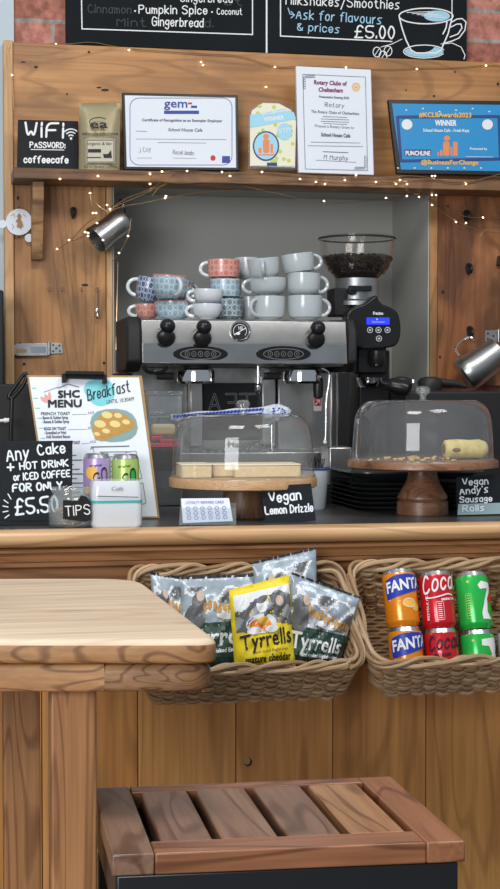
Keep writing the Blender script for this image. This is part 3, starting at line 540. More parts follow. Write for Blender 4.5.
# blue winner frame
t, P = framed('framed_award', 'blue winner award print in a black frame at the right end of the shelf', 'award', [(397, 173.5), (520, 175.5), (518, 101), (388, 99.5)], 4.14, 6, M['blackframe'], 4, M['sky'], .014)
mb = MB(); mb.line([(397.5, 117), (499, 116.5), (500.5, 159), (401, 161)], 3, P, .0012, 0, True); mb.rrect(404.5, 149.5, 431, 156, .3, P, .0014, 0); obj('navy_border', mb, M['skydark'], t, smooth=0)
mb = MB(); typ(mb, '#KCLBAwards2023', 419, 116.8, 471, 117.2, 4.6, P, .0022, bold=.35); typ(mb, '@BusinessForChange', 421, 164, 478, 164.5, 4.4, P, .0022, bold=.3); obj('gold_lettering', mb, M['goldtxt'], t, smooth=0)
mb = MB(); mb.rrect(443, 141.5, 449.5, 156, 2.4, P, .0016); mb.ell(447, 138.3, 3.2, 2.6, P, .0016); mb.rrect(453, 142, 457.5, 156, .3, P, .0016); mb.rrect(440, 150, 442.4, 156, .3, P, .0016); mb.rrect(437.5, 152, 439, 156, .3, P, .0016); mb.rrect(450.4, 147, 452.2, 156, .3, P, .0016); obj('figure_emblem', mb, M['orangeprint'], t, smooth=0)
mb = MB(); typ(mb, 'WINNER', 435, 125.2, 456, 125.4, 5.4, P, .0014, bold=.5); typ(mb, 'School House Cafe - Fresh Keys', 423, 131.5, 469, 131.9, 3, P, .0014, bold=.2); typ(mb, 'PUNCHLINE', 405.5, 155, 430, 155.2, 4.4, P, .0018, bold=.4); typ(mb, 'Presented by', 470, 149.6, 487, 149.8, 2.2, P, .0014, bold=.15); mb.line([(466, 156.5), (493, 157)], .4, P, .0014); obj('lettering', mb, M['white'], t, smooth=0)
for cx in (407, 487.5): mb = MB(); mb.ell(cx, 124.5, 5.4, 5.2, P, .0016); obj('round_badge', mb, M['white'], t, smooth=0)
mb = MB()
for k in range(12): mb.ell(398+k*8.3, 108.6+(k % 3)*1.5 if k % 2 else 168, 1.1, .6, P, .0012)
obj('confetti_print', mb, M['white'], t, smooth=0, kind='stuff')

# ================================================================== COFFEE MACHINE
MY = 3.80
PM = plane(240, 340, MY)
mzt = Z(240, 319, MY); mx0, mx1 = X(141, MY, 340), X(346, MY, 340)
zf = lambda py, Y=MY: Z(240, py, Y)
mc = thing('coffee_machine', 'large two-group stainless steel espresso machine with cups stacked on top', 'coffee machine', ((mx0+mx1)/2, 3.98, .95))
PMs = plane(240, 354, MY-.0175, -7)
mb = MB()                                   # head casing, angled front in two facets
prof = [(MY+.40, mzt), (MY+.012, mzt), (MY, mzt-.004), (MY-.012, zf(342)), (MY-.012, zf(343)), (MY-.017, zf(364)), (MY+.02, zf(366)), (MY+.40, zf(366))]
mb.prism([V((mx0, y, z)) for y, z in prof], (mx1-mx0, 0, 0)); obj('head_casing', mb, M['steel'], mc, bevel=.002)
mb = MB(); mb.prism([V((mx0+.003, y, z)) for y, z in [(MY-.0137, zf(344)), (MY-.0182, zf(362.5)), (MY-.0165, zf(362.5)), (MY-.012, zf(344))]], (mx1-mx0-.006, 0, 0)); obj('lower_fascia', mb, M['polish'], mc)
for a, b, s in ((126, 141, -1), (346.5, 356, 1)):
    mb = MB(); xa, xb = X(a, MY, 340), X(b, MY, 340)
    mb.prism([V((xa, y, z)) for y, z in [(MY+.24, mzt+.004), (MY+.01, mzt+.004), (MY-.018, mzt-.03), (MY-.018, zf(362)), (MY+.02, zf(372)), (MY+.24, zf(372))]], (xb-xa-.0005, 0, 0)); obj('end_cap', mb, M['blackm'], mc, bevel=.006)
    mb = MB().box((xa+.004, MY+.19, zf(500, MY+.19)), (xb-.004, MY+.36, zf(372)-.001)); obj('side_panel', mb, M['blackm'], mc)
# body: back splash, right and left pillars, drip tray
mb = MB().box((mx0, MY+.20, .97), (mx1, MY+.36, zf(366)-.001)); obj('back_splash', mb, mat('smudged_steel', (.50, .49, .47), .28, .85, bump=.5, bscale=14, var=.55), mc, bevel=.002)
mb = MB(); pbox(mb, 203, 262, 383, 440, MY+.185, .012); obj('dark_reflection_panel', mb, M['black'], mc, bevel=.001)  # dark ground of a reflection in the steel, modelled as a panel
PT = plane(230, 400, MY+.184)
mb = MB()
for k, (txt, a, b) in enumerate((('A', 209, 220), ('E', 236, 226), ('T', 254, 240))):
    hand(mb, txt, a, 411, b, 411, 17, PT, 2.0, .001, jit=0, it=0)
for k, (txt, a, b) in enumerate((('A', 209, 220), ('E', 236, 226), ('T', 254, 240))):
    hand(mb, txt, a, 411, b, 411, 17, PT, 1.1, .0019, 1, jit=0, it=0)
obj('reflected_lettering', mb, [M['dull'], M['black']], mc, smooth=0)  # mirror-image word is a painted reflection, not lettering on the machine
for a, b in ((190, 203), (262, 276)):
    mb = MB(); pbox(mb, a, b, 376, 446, MY+.16, .03); obj('pillar', mb, M['steel'], mc, bevel=.003)
mb = MB(); pbox(mb, 278, 333, 372, 455, MY+.15, .03); obj('service_panel', mb, M['steel'], mc, bevel=.003)
mb = MB(); pbox(mb, 140, 340, 452, 500, MY-.01, .20); obj('drip_tray', mb, M['steel'], mc, bevel=.004)
mb = MB()
for k in range(24): pbox(mb, 146+k*8, 150+k*8, 450.6, 451.9, MY, .17)
obj('drip_grate', mb, M['dull'], mc)
mb = MB(); pbox(mb, 338, 350, 372, 450, MY-.004, .02); obj('side_post', mb, M['black'], mc, bevel=.002)
mb = MB(); pbox(mb, 331, 337.5, 372, 448, MY+.05, .012); obj('side_post', mb, M['steel'], mc, bevel=.002)
# oval touch pads
for cx in (200.5, 283.5):
    po = MB(); po.ell(cx, 354, 27.5, 8.2, lambda x, y, o=0: PM(x, y, 0), n=40); pts = [PMs(cx+27.5*math.cos(a), 354+8.2*math.sin(a), .002) for a in [2*PI*k/40 for k in range(40)]]
    mb = MB(); mb.prism(pts[::-1], V((0, .012, 0))); pad = obj('touch_pad', mb, M['black'], mc, bevel=.001)
    mb = MB(); mb.line(arc(cx, 354, 20, 5.3, 0, 360, 40), .7, PMs, .003)
    for k in range(5):
        bx = cx-13.2+k*6.6; mb.line(arc(bx, 354, 2.3, 2.6, 0, 360, 12), .5, PMs, .0032); mb.line([(bx, 353), (bx, 355)], .6, PMs, .0032)
    obj('button_ring', mb, M['dull'], mc, smooth=0)
# knobs: lower knob and upper ball-like knob, shiny black
for cx, cy in ((164.5, 329), (200.5, 330), (313.5, 331)):
    dd = ray(cx, cy).normalized()
    c = PM(cx, cy, .0)
    mb = MB(); R = Matrix.Rotation(PI/2, 4, 'X')
    mb.lathe([(.001, 0), (.017, 0), (.018, .012), (.021, .016), (.0235, .022), (.0235, .032), (.020, .039), (.012, .043), (.001, .044)], c+V((0, .002, -.012)), 24, Matrix.Rotation(PI/2+.35, 4, 'X')); kn = obj('steam_knob', mb, M['black'], mc, smooth=35)
    mb = MB(); mb.ball(c+V((0.003, -.034, .006)), .0195, 10, (1, .95, .95)); obj('steam_knob', mb, M['black'], mc)
# gauge
c = PM(240, 331, .004); mb = MB(); mb.lathe([(.0255, 0), (.0265, .004), (.0265, .010), (.0235, .012), (.0225, .008), (.001, .008)], c, 36, Matrix.Rotation(PI/2, 4, 'X')); g = obj('pressure_gauge', mb, M['chrome'], mc, smooth=30)
PG = Plane(c+V((0, -.009, 0)), (0, -1, 0)); mb = MB(); mb.ell(240, 331, 8.6, 8.6, PG, 0, n=32); mb.line([(234.5, 334.5), (246, 328)], .9, PG, .0008, 1); mb.line(arc(240, 331, 6.6, 6.6, 140, 400, 20), .5, PG, .0008, 1); hand(mb, '18', 237.5, 329.5, 242.5, 329.5, 3, PG, .5, .0008, 1, jit=0); mb.ell(238, 333.5, 2.2, 1.4, PG, .0009, mi=1)
gd = obj('gauge_dial', mb, [M['blackm'], M['white']], mc, smooth=0)
mb = MB(); hand(mb, 'Fracino', 269, 336.5, 299, 337, 9, PM, 1.0, .0022, slant=.25); mb.line([(268, 338.5), (300, 338.5)], .5, PM, .0022); obj('embossed_lettering', mb, M['white'], mc, smooth=0, label='raised silver script')
# group heads with collars and spouts
for cx in (196, 302):
    c = YP(cx, 371, MY+.045)
    mb = MB(); mb.lathe([(.040, .012), (.046, .008), (.048, -.008), (.048, -.020), (.043, -.026), (.001, -.026)], c+V((0, 0, -.006)), 32); obj('group_head', mb, M['chrome'], mc, smooth=35)
    mb = MB(); mb.box(c+V((-.10, -.012, -.022)), c+V((-.055, .02, -.004))); obj('group_lug', mb, M['black'], mc, bevel=.004)
    mb = MB(); mb.lathe([(.030, .03), (.032, .0), (.036, -.006)], c+V((0, 0, 0)), 24); obj('group_neck', mb, M['blackm'], mc)
c = YP(258, 372, MY+.03); mb = MB(); mb.tube([c+V((0, 0, .02)), c+V((0, 0, -.035))], .004, 10); mb.lathe([(.004, -.03), (.0085, -.034), (.0085, -.054), (.006, -.058), (.001, -.058)], c, 16); obj('hot_water_spout', mb, M['chrome'], mc)
# steam wands with rubber grips
for pts, nm in (([(144, 366), (146, 372), (160, 374), (168, 367)], 0), ([(294, 368), (304, 370), (311, 374), (316, 384), (317, 398)], 1), ([(322, 368), (330, 372), (329, 384), (326, 400), (326, 432), (325, 442)], 2)):
    mb = MB(); mb.tube(smoothp([YP(x, y, MY+.03+.01*nm) for x, y in pts], 2), .0045 if nm < 2 else .0035, 10); wd_ = obj('steam_wand', mb, M['black'] if nm < 2 else M['chrome'], mc)
    if nm == 1: mb = MB(); mb.lathe([(.003, 0), (.013, -.004), (.0145, -.03), (.012, -.052), (.003, -.056)], YP(318, 377, MY+.035), 20); obj('wand_grip', mb, M['black'], mc)
    if nm == 2: mb = MB(); mb.ball(YP(325, 442, MY+.05), .0055, 6); obj('wand_tip', mb, M['white'], mc)
mb = MB(); P2 = plane(318, 400, MY+.145); mb.rrect(313.5, 397, 321.5, 411, .6, P2, .001, 0); mb.rrect(314.2, 398, 320.8, 406, .5, P2, .0016, 1); mb.line([(315.5, 404.5), (319.5, 400)], 1, P2, .0022, 0); mb.line([(316, 400), (319.5, 400), (319.5, 403)], .8, P2, .0022, 0); obj('warning_sticker', mb, [M['white'], M['red']], mc, smooth=0)

# ---- cups on the machine
def cup(px, pyb, w, h, Y, m_out, hang=None, label='', tilt=(0, 0), m_rim=None, taper=.80, lift=0):
    """px,pyb: centre of the base; w,h in photo px; hang: handle direction in degrees (0 = right, 90 = away, -90 = towards the room)"""
    k = YP(px, 300, Y); sc = (k-CAM).dot(fwd)/F; W = w*sc/2; H = h*sc
    base = V((YP(px, pyb, Y).x, Y, max(Z(px, pyb, Y), mzt+.0005)))
    t = thing('cup', label, 'cup', base, 'cups stacked on the coffee machine')
    rb = W*taper; prof = [(.001, .002), (rb*.62, .002), (rb*.64, 0), (rb*.70, 0), (rb*.74, .003), (rb*.97, H*.12), (rb+(W-rb)*.55, H*.32), (W*.985, H*.65), (W, H-.001), (W-.0012, H), (W-.003, H-.001), (W*.93, H*.6), (rb*.85, H*.2), (.001, H*.12)]
    mb = MB(); mb.lathe(prof, base, 36); obj('body', mb, m_out, t, smooth=50)
    if m_rim: mb = MB(); mb.lathe([(W+.0004, H-.003), (W+.0004, H), (W-.0025, H+.0006), (W-.004, H-.002)], base, 36); obj('rim', mb, m_rim, t)
    if hang is not None:
        a = math.radians(hang); d = V((math.cos(a), math.sin(a), 0)); p = []
        for q in range(13):
            th = -PI/2+PI*q/12; p.append(base + d*(W*.90+.024*math.cos(th)*(H/.06)**.5) + V((0, 0, H*.52+H*.34*math.sin(th))))
        mb = MB(); mb.tube(p, .0048, 8); obj('handle', mb, M['cupwhite'] if m_out in (pat_lb, pat_navy, pat_pink, pat_grey) else m_out, t)
    t.rotation_euler = (math.radians(tilt[1]), math.radians(tilt[0]), 0)
    return t
CW, CG = M['cupwhite'], M['cupgrey']
cup(147, 319, 24, 15, 3.96, pat_pink, 180, 'pink patterned cup low at the far left of the cup pile, behind the others')
cup(146, 302, 26, 24, 3.95, pat_navy, 180, 'navy and white patterned cup tipped over at the left end of the pile', (12, 0))
cup(173, 319.5, 36, 18, 3.87, pat_lb, None, 'wide light blue patterned cup at the bottom of the leftmost front stack', m_rim=M['pinkrim'])
cup(174, 301, 38, 14, 3.875, pat_lb, 20, 'light blue patterned cup in the middle of the leftmost front stack with a pink rim', (-4, 0), M['pinkrim'])
cup(168.5, 298, 34, 23, 3.83, pat_lb, -70, 'tall light blue patterned cup on top of the leftmost front stack, handle to the front', (3, 4), M['pinkrim'])
cup(178, 298, 26, 18, 3.97, pat_grey, 10, 'grey patterned cup peeping out behind the leftmost stack', (10, 0))
cup(207, 319.5, 30, 15, 3.835, CW, 180, 'small plain white cup under another, left of the pink mug stack', taper=.7)
cup(208, 304.5, 30, 15, 3.835, CW, 180, 'small plain white cup on top of another, left of the pink mug stack', (2, 0), taper=.7)
cup(227, 319, 32, 20, 3.93, pat_grey, None, 'grey lattice patterned straight mug at the foot of the mug stack', taper=.97)
cup(225.5, 299, 32, 19.5, 3.93, pat_lb, None, 'light blue lattice patterned straight mug in the middle of the mug stack', taper=.97)
cup(223.5, 279.5, 33, 19.5, 3.93, pat_pink, 180, 'pink lattice patterned straight mug topping the mug stack', taper=.97)
cup(250, 320, 26, 23, 3.98, CG, None, 'plain grey cup behind at the base of the middle grey stack', taper=.9)
cup(269, 320, 33, 23.5, 3.86, CG, -150, 'plain grey cup at the bottom of the middle grey stack, handle to front left', taper=.92)
cup(268, 296, 38, 18, 3.87, CG, 180, 'plain grey cup in the middle of the middle grey stack, handle to the left')
cup(247, 279, 26, 21, 3.99, CG, None, 'grey cup half hidden behind the top of the middle grey stack', taper=.9)
cup(265, 279, 32, 21, 3.855, CG, -105, 'grey cup on top of the middle grey stack tipped to the left, handle in front', (-6, 4), taper=.88)
cup(305, 320, 35, 24, 3.85, CG, 0, 'plain grey cup at the bottom of the right-hand grey stack by the grinder', taper=.93)
cup(303.5, 296, 34, 22.5, 3.85, CG, 0, 'plain grey cup in the middle of the right-hand grey stack by the grinder', (1, 0), taper=.9)
cup(299.5, 274, 33, 20, 3.85, CG, 0, 'grey cup tilted on top of the right-hand grey stack by the grinder', (-7, 0), taper=.9)

# ================================================================== GRINDER
GY = 3.93
gt = thing('coffee_grinder', 'tall black coffee grinder with a clear bean hopper right of the machine', 'grinder', YP(366, 390, GY+.05)*1.0)
gx = X(357, GY+.05, 260); gs = (YP(357, 260, GY+.05)-CAM).dot(fwd)/F
gc = lambda py: V((gx, GY+.05, Z(357, py, GY+.05)))
zb = gc(290).z; h = lambda py: gc(py).z-zb
mb = MB(); mb.lathe([(20*gs, h(281)), (24*gs, h(277)), (32*gs, h(268)), (36.5*gs, h(256)), (37.5*gs, h(240)), (38*gs, h(239)), (36.6*gs, h(239)), (35.6*gs, h(256)), (31*gs, h(268)), (20*gs, h(279))], gc(290), 48); hp = obj('bean_hopper', mb, smoked, gt, smooth=60)
mb = MB(); mb.lathe([(36.6*gs, h(240)), (38.6*gs, h(240)), (38.6*gs, h(237.5)), (37*gs, h(237)), (.001, h(237))], gc(290), 48); obj('hopper_lid', mb, smoked, gt, smooth=40)
mb = MB(); mb.lathe([(38.9*gs, h(239.6)), (38.9*gs, h(238.2)), (38.4*gs, h(238.0)), (38.4*gs, h(239.8)), (38.9*gs, h(239.6))], gc(290), 48); obj('lid_ring', mb, M['blackm'], gt, smooth=40)
mb = MB(); rr = random.Random(5); NB = 48
prof = [(.001, h(278)), (22*gs, h(278)), (30.5*gs, h(268)), (34.6*gs, h(258.6)), (30*gs, h(257)), (20*gs, h(256.5)), (.001, h(256))]
mb.lathe(prof, gc(290), 48)
for k in range(260):
    a = rr.random()*2*PI; q = math.sqrt(rr.random())*33*gs; mb.ball(gc(257)+V((q*math.cos(a), q*math.sin(a), rr.uniform(-.003, .003))), .0055, 3, (1, .7, .6))
for k in range(200):
    a = rr.uniform(-PI, 0)-.0; z = rr.random(); py = 258+z*16; r_ = (34.6-(py-258)*.42 if py < 268 else 30.4-(py-268)*.85)*gs; mb.ball(V((gx+r_*math.cos(a), GY+.05+r_*math.sin(a), gc(py).z)), .0048, 3, (1, .6, .7))
obj('coffee_bean', mb, M['beans'], gt, kind='stuff')
mb = MB(); mb.lathe([(22*gs, h(279)), (22*gs, h(300)), (25*gs, h(302)), (25*gs, h(306)), (.001, h(306))], gc(290), 32); mb.lathe([(.001, h(281)), (19*gs, h(281)), (22*gs, h(281.5))], gc(290), 32); obj('hopper_neck', mb, M['dull'], gt, smooth=40)
mb = MB(); pbox(mb, 350, 372, 285.5, 291, GY-.03, .02); mb2 = MB(); c = YP(351, 291, GY-.012); mb2.lathe([(.001, .016), (.010, .015), (.0115, 0), (.001, 0)], c, 20, Matrix.Rotation(PI/2, 4, 'X')); obj('hopper_gate', mb, M['black'], gt, bevel=.002); obj('lock_knob', mb2, M['black'], gt, bevel=.001)
mb = MB(); pbox(mb, 334, 352, 288, 316, GY+.005, .08); obj('neck_guard', mb, M['blackm'], gt, bevel=.004)
PGf = plane(370, 335, GY-.06)
o_ = [(345.5, 318), (349, 310), (357, 306), (366, 303), (372, 298), (377, 294), (380, 303), (388, 306), (396, 310), (400, 316), (401.5, 332), (399, 343), (393, 347.5), (372, 349.5), (358, 348), (349, 340)]
pts = smoothp([PGf(x, y) for x, y in o_], 2, True)
mb = MB(); mb.prism(pts[::-1], V((0, .05, 0))); obj('control_head', mb, M['black'], gt, bevel=.007, segs=3, smooth=60)
mb = MB(); pbox(mb, 358, 374, 304, 352, GY-.010, .10); obj('motor_body', mb, M['blackm'], gt, bevel=.01)
mb = MB(); pbox(mb, 357, 387, 346, 374, GY-.03, .06); obj('outlet_chute', mb, M['black'], gt, bevel=.006)
mb = MB(); c = YP(377, 358, GY-.045); mb.lathe([(.020, .018), (.020, -.012), (.014, -.022), (.001, -.022)], c, 20); obj('spout', mb, M['black'], gt)
mb = MB(); a_ = YP(368, 408, GY+.02); mb.box((X(357, GY+.02, 380), GY+.0, .951), (X(388, GY+.02, 380), GY+.10, Z(368, 350, GY+.02))); obj('rear_column', mb, M['black'], gt, bevel=.006)
mb = MB(); mb.rrect(366.5, 317.5, 389.5, 324.5, .5, PGf, .0012); lc = obj('lcd_screen', mb, M['lcd'], gt, smooth=0)
mb = MB(); typ(mb, 'Fracino', 373, 314.4, 383, 314.6, 3, PGf, .001, bold=.3); typ(mb, 'Grinder', 372, 322.7, 385, 322.7, 1.8, PGf, .002); mb.ell(377, 319.3, .8, .8, PGf, .002)
for cx, cy in ((370, 330), (378.5, 330), (387.5, 330), (379, 338.5)): mb.line(arc(cx, cy, 2.7, 2.7, 0, 360, 14), .55, PGf, .001); mb.line([(cx-1, cy), (cx+1, cy)], .8, PGf, .001); mb.line([(cx, cy-1), (cx, cy+1)], .6, PGf, .001)
obj('button_icon', mb, M['icon'], gt, smooth=0)
# portafilters resting on the dark equipment beside the grinder
kb = thing('equipment_box', 'low black box behind the right cake dome with coffee handles lying on it', 'box', (X(450, 3.84, 400), 3.9, .95))
mb = MB().box((X(405, 3.80, 400), 3.80, .951), (X(560, 3.80, 400), 4.10, Z(450, 391, 3.80))); obj('casing', mb, M['blackm'], kb, bevel=.006)
kz = Z(450, 391, 3.80)
def portafilter(px, py, px2, Y, lab):
    c = YP(px, py, Y); e = YP(px2, py+7, Y-.03); t = thing('portafilter', lab, 'portafilter', c, 'portafilters by the grinder')
    mb = MB(); mb.lathe([(.001, -.022), (.022, -.022), (.030, -.016), (.034, 0), (.036, .006), (.033, .006), (.030, -.008), (.001, -.010)], c, 28); obj('basket', mb, M['chrome'], t)
    d = (e-c).normalized(); mb = MB(); mb.tube([c+d*.03, c+d*.04, c+d*.05, c+d*.06, c+d*.085, c+d*.10, c+d*.106], [.007, .008, .016, .0185, .020, .016, .004], 14); obj('handle', mb, M['black'], t)
portafilter(370, 380, 400, 3.83, 'chrome portafilter with black handle under the grinder spout')
for cx, w_, lb in ((401, 11, 'round black tamper knob just right of the grinder portafilter'), (430, 12, 'black knock-out handle with rounded head right of the tamper')):
    c = YP(cx, 384, 3.86); c.z = kz+.001
    t = thing('tamper', lb, 'tamper', c)
    mb = MB(); mb.lathe([(.001, 0), (w_*.0024, 0), (w_*.0026, .01), (w_*.0027, .022), (w_*.0022, .032), (w_*.001, .036), (.001, .036)], c, 24); obj('knob', mb, M['blackrub'], t)
    if cx == 430: mb = MB(); mb.tube([c+V((.01, 0, .024)), c+V((.07, -.01, .018)), c+V((.095, -.01, .010))], [.012, .008, .005], 10); obj('handle', mb, M['blackrub'], t)
    else: mb = MB(); mb.lathe([(.001, .034), (.007, .034), (.007, .042), (.001, .044)], c+V((.03, -.01, -.014)), 12); obj('metal_stub', mb, M['chrome'], t)

# ================================================================== THINGS HANGING ON THE PINE
def hook(px, py, lab, s=1.0, face=YF):
    c = YP(px, py, face-.001); t = thing('wall_hook', lab, 'hook', c)
    mb = MB(); P = Plane(c, (0, -1, 0)); oo = [(px-2.6*s, py-5*s), (px+2.6*s, py-5*s), (px+3.2*s, py), (px+1.4*s, py+7*s), (px-1.4*s, py+7*s), (px-3.2*s, py)]
    mb.prism(smoothp([P(*q) for q in oo], 2, True)[::-1], V((0, -.004, 0))); obj('plate', mb, M['iron'], t)
    mb = MB(); mb.tube(smoothp([c+V((0, -.004, .010*s)), c+V((0, -.022, .008*s)), c+V((0, -.030, -.004*s)), c+V((0, -.024, -.014*s)), c+V((0, -.012, -.012*s))], 2), .0035*s, 8); obj('prong', mb, M['iron'], t)
hook(73, 212, 'small black hook on the left pine panel near the hanging jug', 1.0)
hook(120, 203, 'black hook behind the wires above the left hanging jug', .8, YF-.008)
hook(466, 215, 'black hook high on the right panel just under the shelf'); hook(468.5, 268, 'black hook halfway down the right panel'); hook(469.5, 331, 'black hook holding the jug on the right panel')
mb = MB(); mb.prism([YP(497, 256, YF-.001), YP(506, 256, YF-.001), YP(506, 267, YF-.001), YP(496, 266, YF-.001)][::-1], (0, -.012, 0)); obj('latch', mb, M['iron'], label='dark latch at the right edge of the right panel', cat='latch', bevel=.002)
for px in (48.5, 61.5, 81, 97):
    c = YP(px, 287.5, YF-.0005); mb = MB(); mb.tube(smoothp([c, c+V((0, -.014, 0)), c+V((0, -.02, -.006)), c+V((0, -.018, -.014)), c+V((0, -.024, -.008))], 1), .0016, 6); obj('cup_hook', mb, M['chrome'], label={48.5: 'leftmost of the four tiny screw hooks on the left panel', 61.5: 'second from left of the four tiny screw hooks', 81: 'third from left of the four tiny screw hooks', 97: 'tiny screw hook that holds the mini whisk'}[px], cat='hook', group='tiny screw hooks in a row')
# mini whisk
c = YP(97.5, 291, YF-.017); w0 = (YP(97.5, 291, YF)-CAM).dot(fwd)/F
t = thing('mini_whisk', 'tiny metal whisk hanging from a screw hook on the left panel', 'whisk', c)
mb = MB(); mb.tube([c+V((0, 0, -.006)), c+V((-.001, 0, -.045))], .0018, 8); ring = [c+V((.003*math.cos(a), 0, -.003+.003*math.sin(a))) for a in [2*PI*k/12 for k in range(12)]]; mb.tube(ring, .0008, 6, True); obj('handle', mb, M['chrome'], t)
mb = MB()
for k in range(4):
    a = PI*k/4; d = V((math.cos(a), math.sin(a), 0)); b = c+V((-.001, 0, -.045)); mb.tube(smoothp([b, b+d*.007+V((0, 0, -.014)), b+d*.008+V((0, 0, -.024)), b+V((0, 0, -.032)), b-d*.008+V((0, 0, -.024)), b-d*.007+V((0, 0, -.014)), b], 1), .0007, 5)
obj('wire_loops', mb, M['chrome'], t)
# stencil
P = Plane(YP(19, 222, YF-.016), (0, -1, 0)); t = thing('coffee_stencil', 'white round plastic stencil hanging at the left edge of the pine panel', 'stencil', P(19, 222))
oo = [(19+13.2*math.cos(a), 222+13.2*math.sin(a)) for a in [2*PI*k/48 for k in range(48)]]
mb = MB(); mb.prism([P(*q) for q in oo][::-1], (0, .0022, 0)); 
for cx, cy in ((2.5, 224), (29, 238)): mb.prism([P(cx+4.2*math.cos(a), cy+4.2*math.sin(a), .0003) for a in [2*PI*k/20 for k in range(20)]][::-1], (0, .0022, 0))
obj('disc', mb, M['paper'], t)
mb = MB(); mb.poly([(19, 213), (16.5, 217), (18.2, 217), (15.5, 222), (17.5, 222.5), (16.5, 227), (21, 229), (23, 226), (24, 228), (22, 221), (20.8, 220), (21.6, 216)], P, .0009); mb.line([(11, 216), (14, 214), (15, 218)], .5, P); mb.line([(12, 224), (14, 227), (12, 229)], .5, P); mb.line([(23, 214), (26, 217)], .5, P); obj('cut_out', mb, M['kraft' if False else 'mdf'], t, smooth=0)
mb = MB(); a_ = P(19, 211); mb.tube([a_, a_+V((0, .006, .008)), a_+V((0, .0155, .012))], .0013, 6); obj('peg', mb, M['iron'], t)
# hasp
def plate_px(mb, pts, Y, th, mi=0): P = Plane(YP(pts[0][0], pts[0][1], Y), (0, -1, 0)); mb.prism([P(*q) for q in pts][::-1], (0, th, 0), mi)
t = thing('hasp', 'galvanised steel hasp and hinge plate screwed to the left panel', 'hasp', YP(37, 349, YF-.002))
mb = MB(); plate_px(mb, [(49, 342.5), (62, 343), (63, 353.5), (49, 354)], YF-.004, .0035); obj('leaf_plate', mb, M['dull'], t, bevel=.0006)
mb = MB(); oo = [(48, 342.5)]+[(19+7*math.cos(a), 349.8+6.4*math.sin(a)) for a in [math.radians(-90-18*k) for k in range(11)]]+[(48, 356)]; oo[0] = (48.5, 342.6); plate_px(mb, oo, YF-.010, .007); obj('hasp_arm', mb, M['dull'], t, bevel=.0015)
mb = MB(); Q = Plane(YP(30, 349, YF-.011), (0, -1, 0)); mb.rrect(16, 349, 26.5, 352.6, 1, Q, .0004, 0); obj('slot', mb, M['mdf'], t, smooth=0)
mb = MB(); mb.rrect(31, 346.5, 46, 352.5, 1, Q, .0006, 0); obj('raised_panel', mb, M['chrome'], t, smooth=0)
mb = MB(); a_ = YP(49, 342, YF-.010); b_ = YP(49, 355, YF-.010); mb.tube([a_, b_], .004, 10); obj('hinge_pin', mb, M['dull'], t)
Q = Plane(YP(55, 348, YF-.0045), (0, -1, 0))
for cx, cy in ((53, 345), (59.5, 345.5), (56.2, 348.3), (53, 351.3), (60, 351)): mb = MB(); mb.ell(cx, cy, 1, 1, Q, .0004, n=12); obj('screw', mb, M['ink'], t, smooth=0)
t = thing('hinge', 'small galvanised hinge plate at the right edge beside the hanging jug', 'hinge', YP(495, 336, YF-.002))
mb = MB(); plate_px(mb, [(485, 330.5), (497, 330), (497, 342), (485, 341.5)], YF-.004, .0035); mb.tube([YP(498.5, 329.5, YF-.005), YP(498.5, 342, YF-.005)], .003, 8); obj('leaf', mb, M['dull'], t)
Q = Plane(YP(490, 336, YF-.0045), (0, -1, 0))
for cx, cy in ((488, 333.5), (488, 339), (493.5, 336)): mb = MB(); mb.ell(cx, cy, 1, 1, Q, .0004, n=12); obj('screw', mb, M['ink'], t, smooth=0)
# hanging milk jugs
def jug(pc, length, r0, r1, ang, Y, label, hpts, opening, hm):
    """open mouth/base axis in the picture plane; ang: direction of mouth in degrees (image, y down)"""
    c = YP(*pc, Y); s = (c-CAM).dot(fwd)/F; t = thing('milk_jug', label, 'jug', c)
    a = math.radians(ang); ax = V((math.cos(a), opening, -math.sin(a))).normalized(); q = ax.to_track_quat('Z', 'Y').to_matrix().to_4x4()
    L = length*s; A = r0*s; B = r1*s
    prof = [(.001, -L/2), (A*.94, -L/2), (A, -L/2+.003), (A, -L*.25), (A*.97, 0), (B*1.0, L*.38), (B*1.03, L*.5), (B*1.0, L*.5), (B*.97, L*.37), (A*.93, 0), (A*.96, -L*.25), (.001, -L/2+.004)]
    mb = MB(); mb.lathe(prof, c, 40, q); obj('body', mb, hm, t, smooth=50)
    mb = MB(); mb.tube(smoothp([YP(x, y, Y+dy) for x, y, dy in hpts], 2), .0032, 8); obj('handle', mb, M['chrome'], t)
jugm = mat('jug_steel', (.50, .50, .50), .33, 1, bump=.05, bscale=8)
jug((109.5, 229.5), 37, 13.2, 14.0, 142, 4.165, 'small stainless steel jug hanging among copper fairy lights on the left panel', [(113, 214, .02), (117, 205, .04), (122, 203, .05), (126, 210, .045), (122, 219, .02)], -.25, jugm)
jug((481, 364), 44, 17.5, 15.5, -35, 4.15, 'large stainless steel jug hanging from the lowest hook on the right panel', [(459, 356, 0), (455, 349, .01), (457, 345, .02), (469, 335, .045), (476, 343, .03), (474, 350, 0)], -.10, jugm)

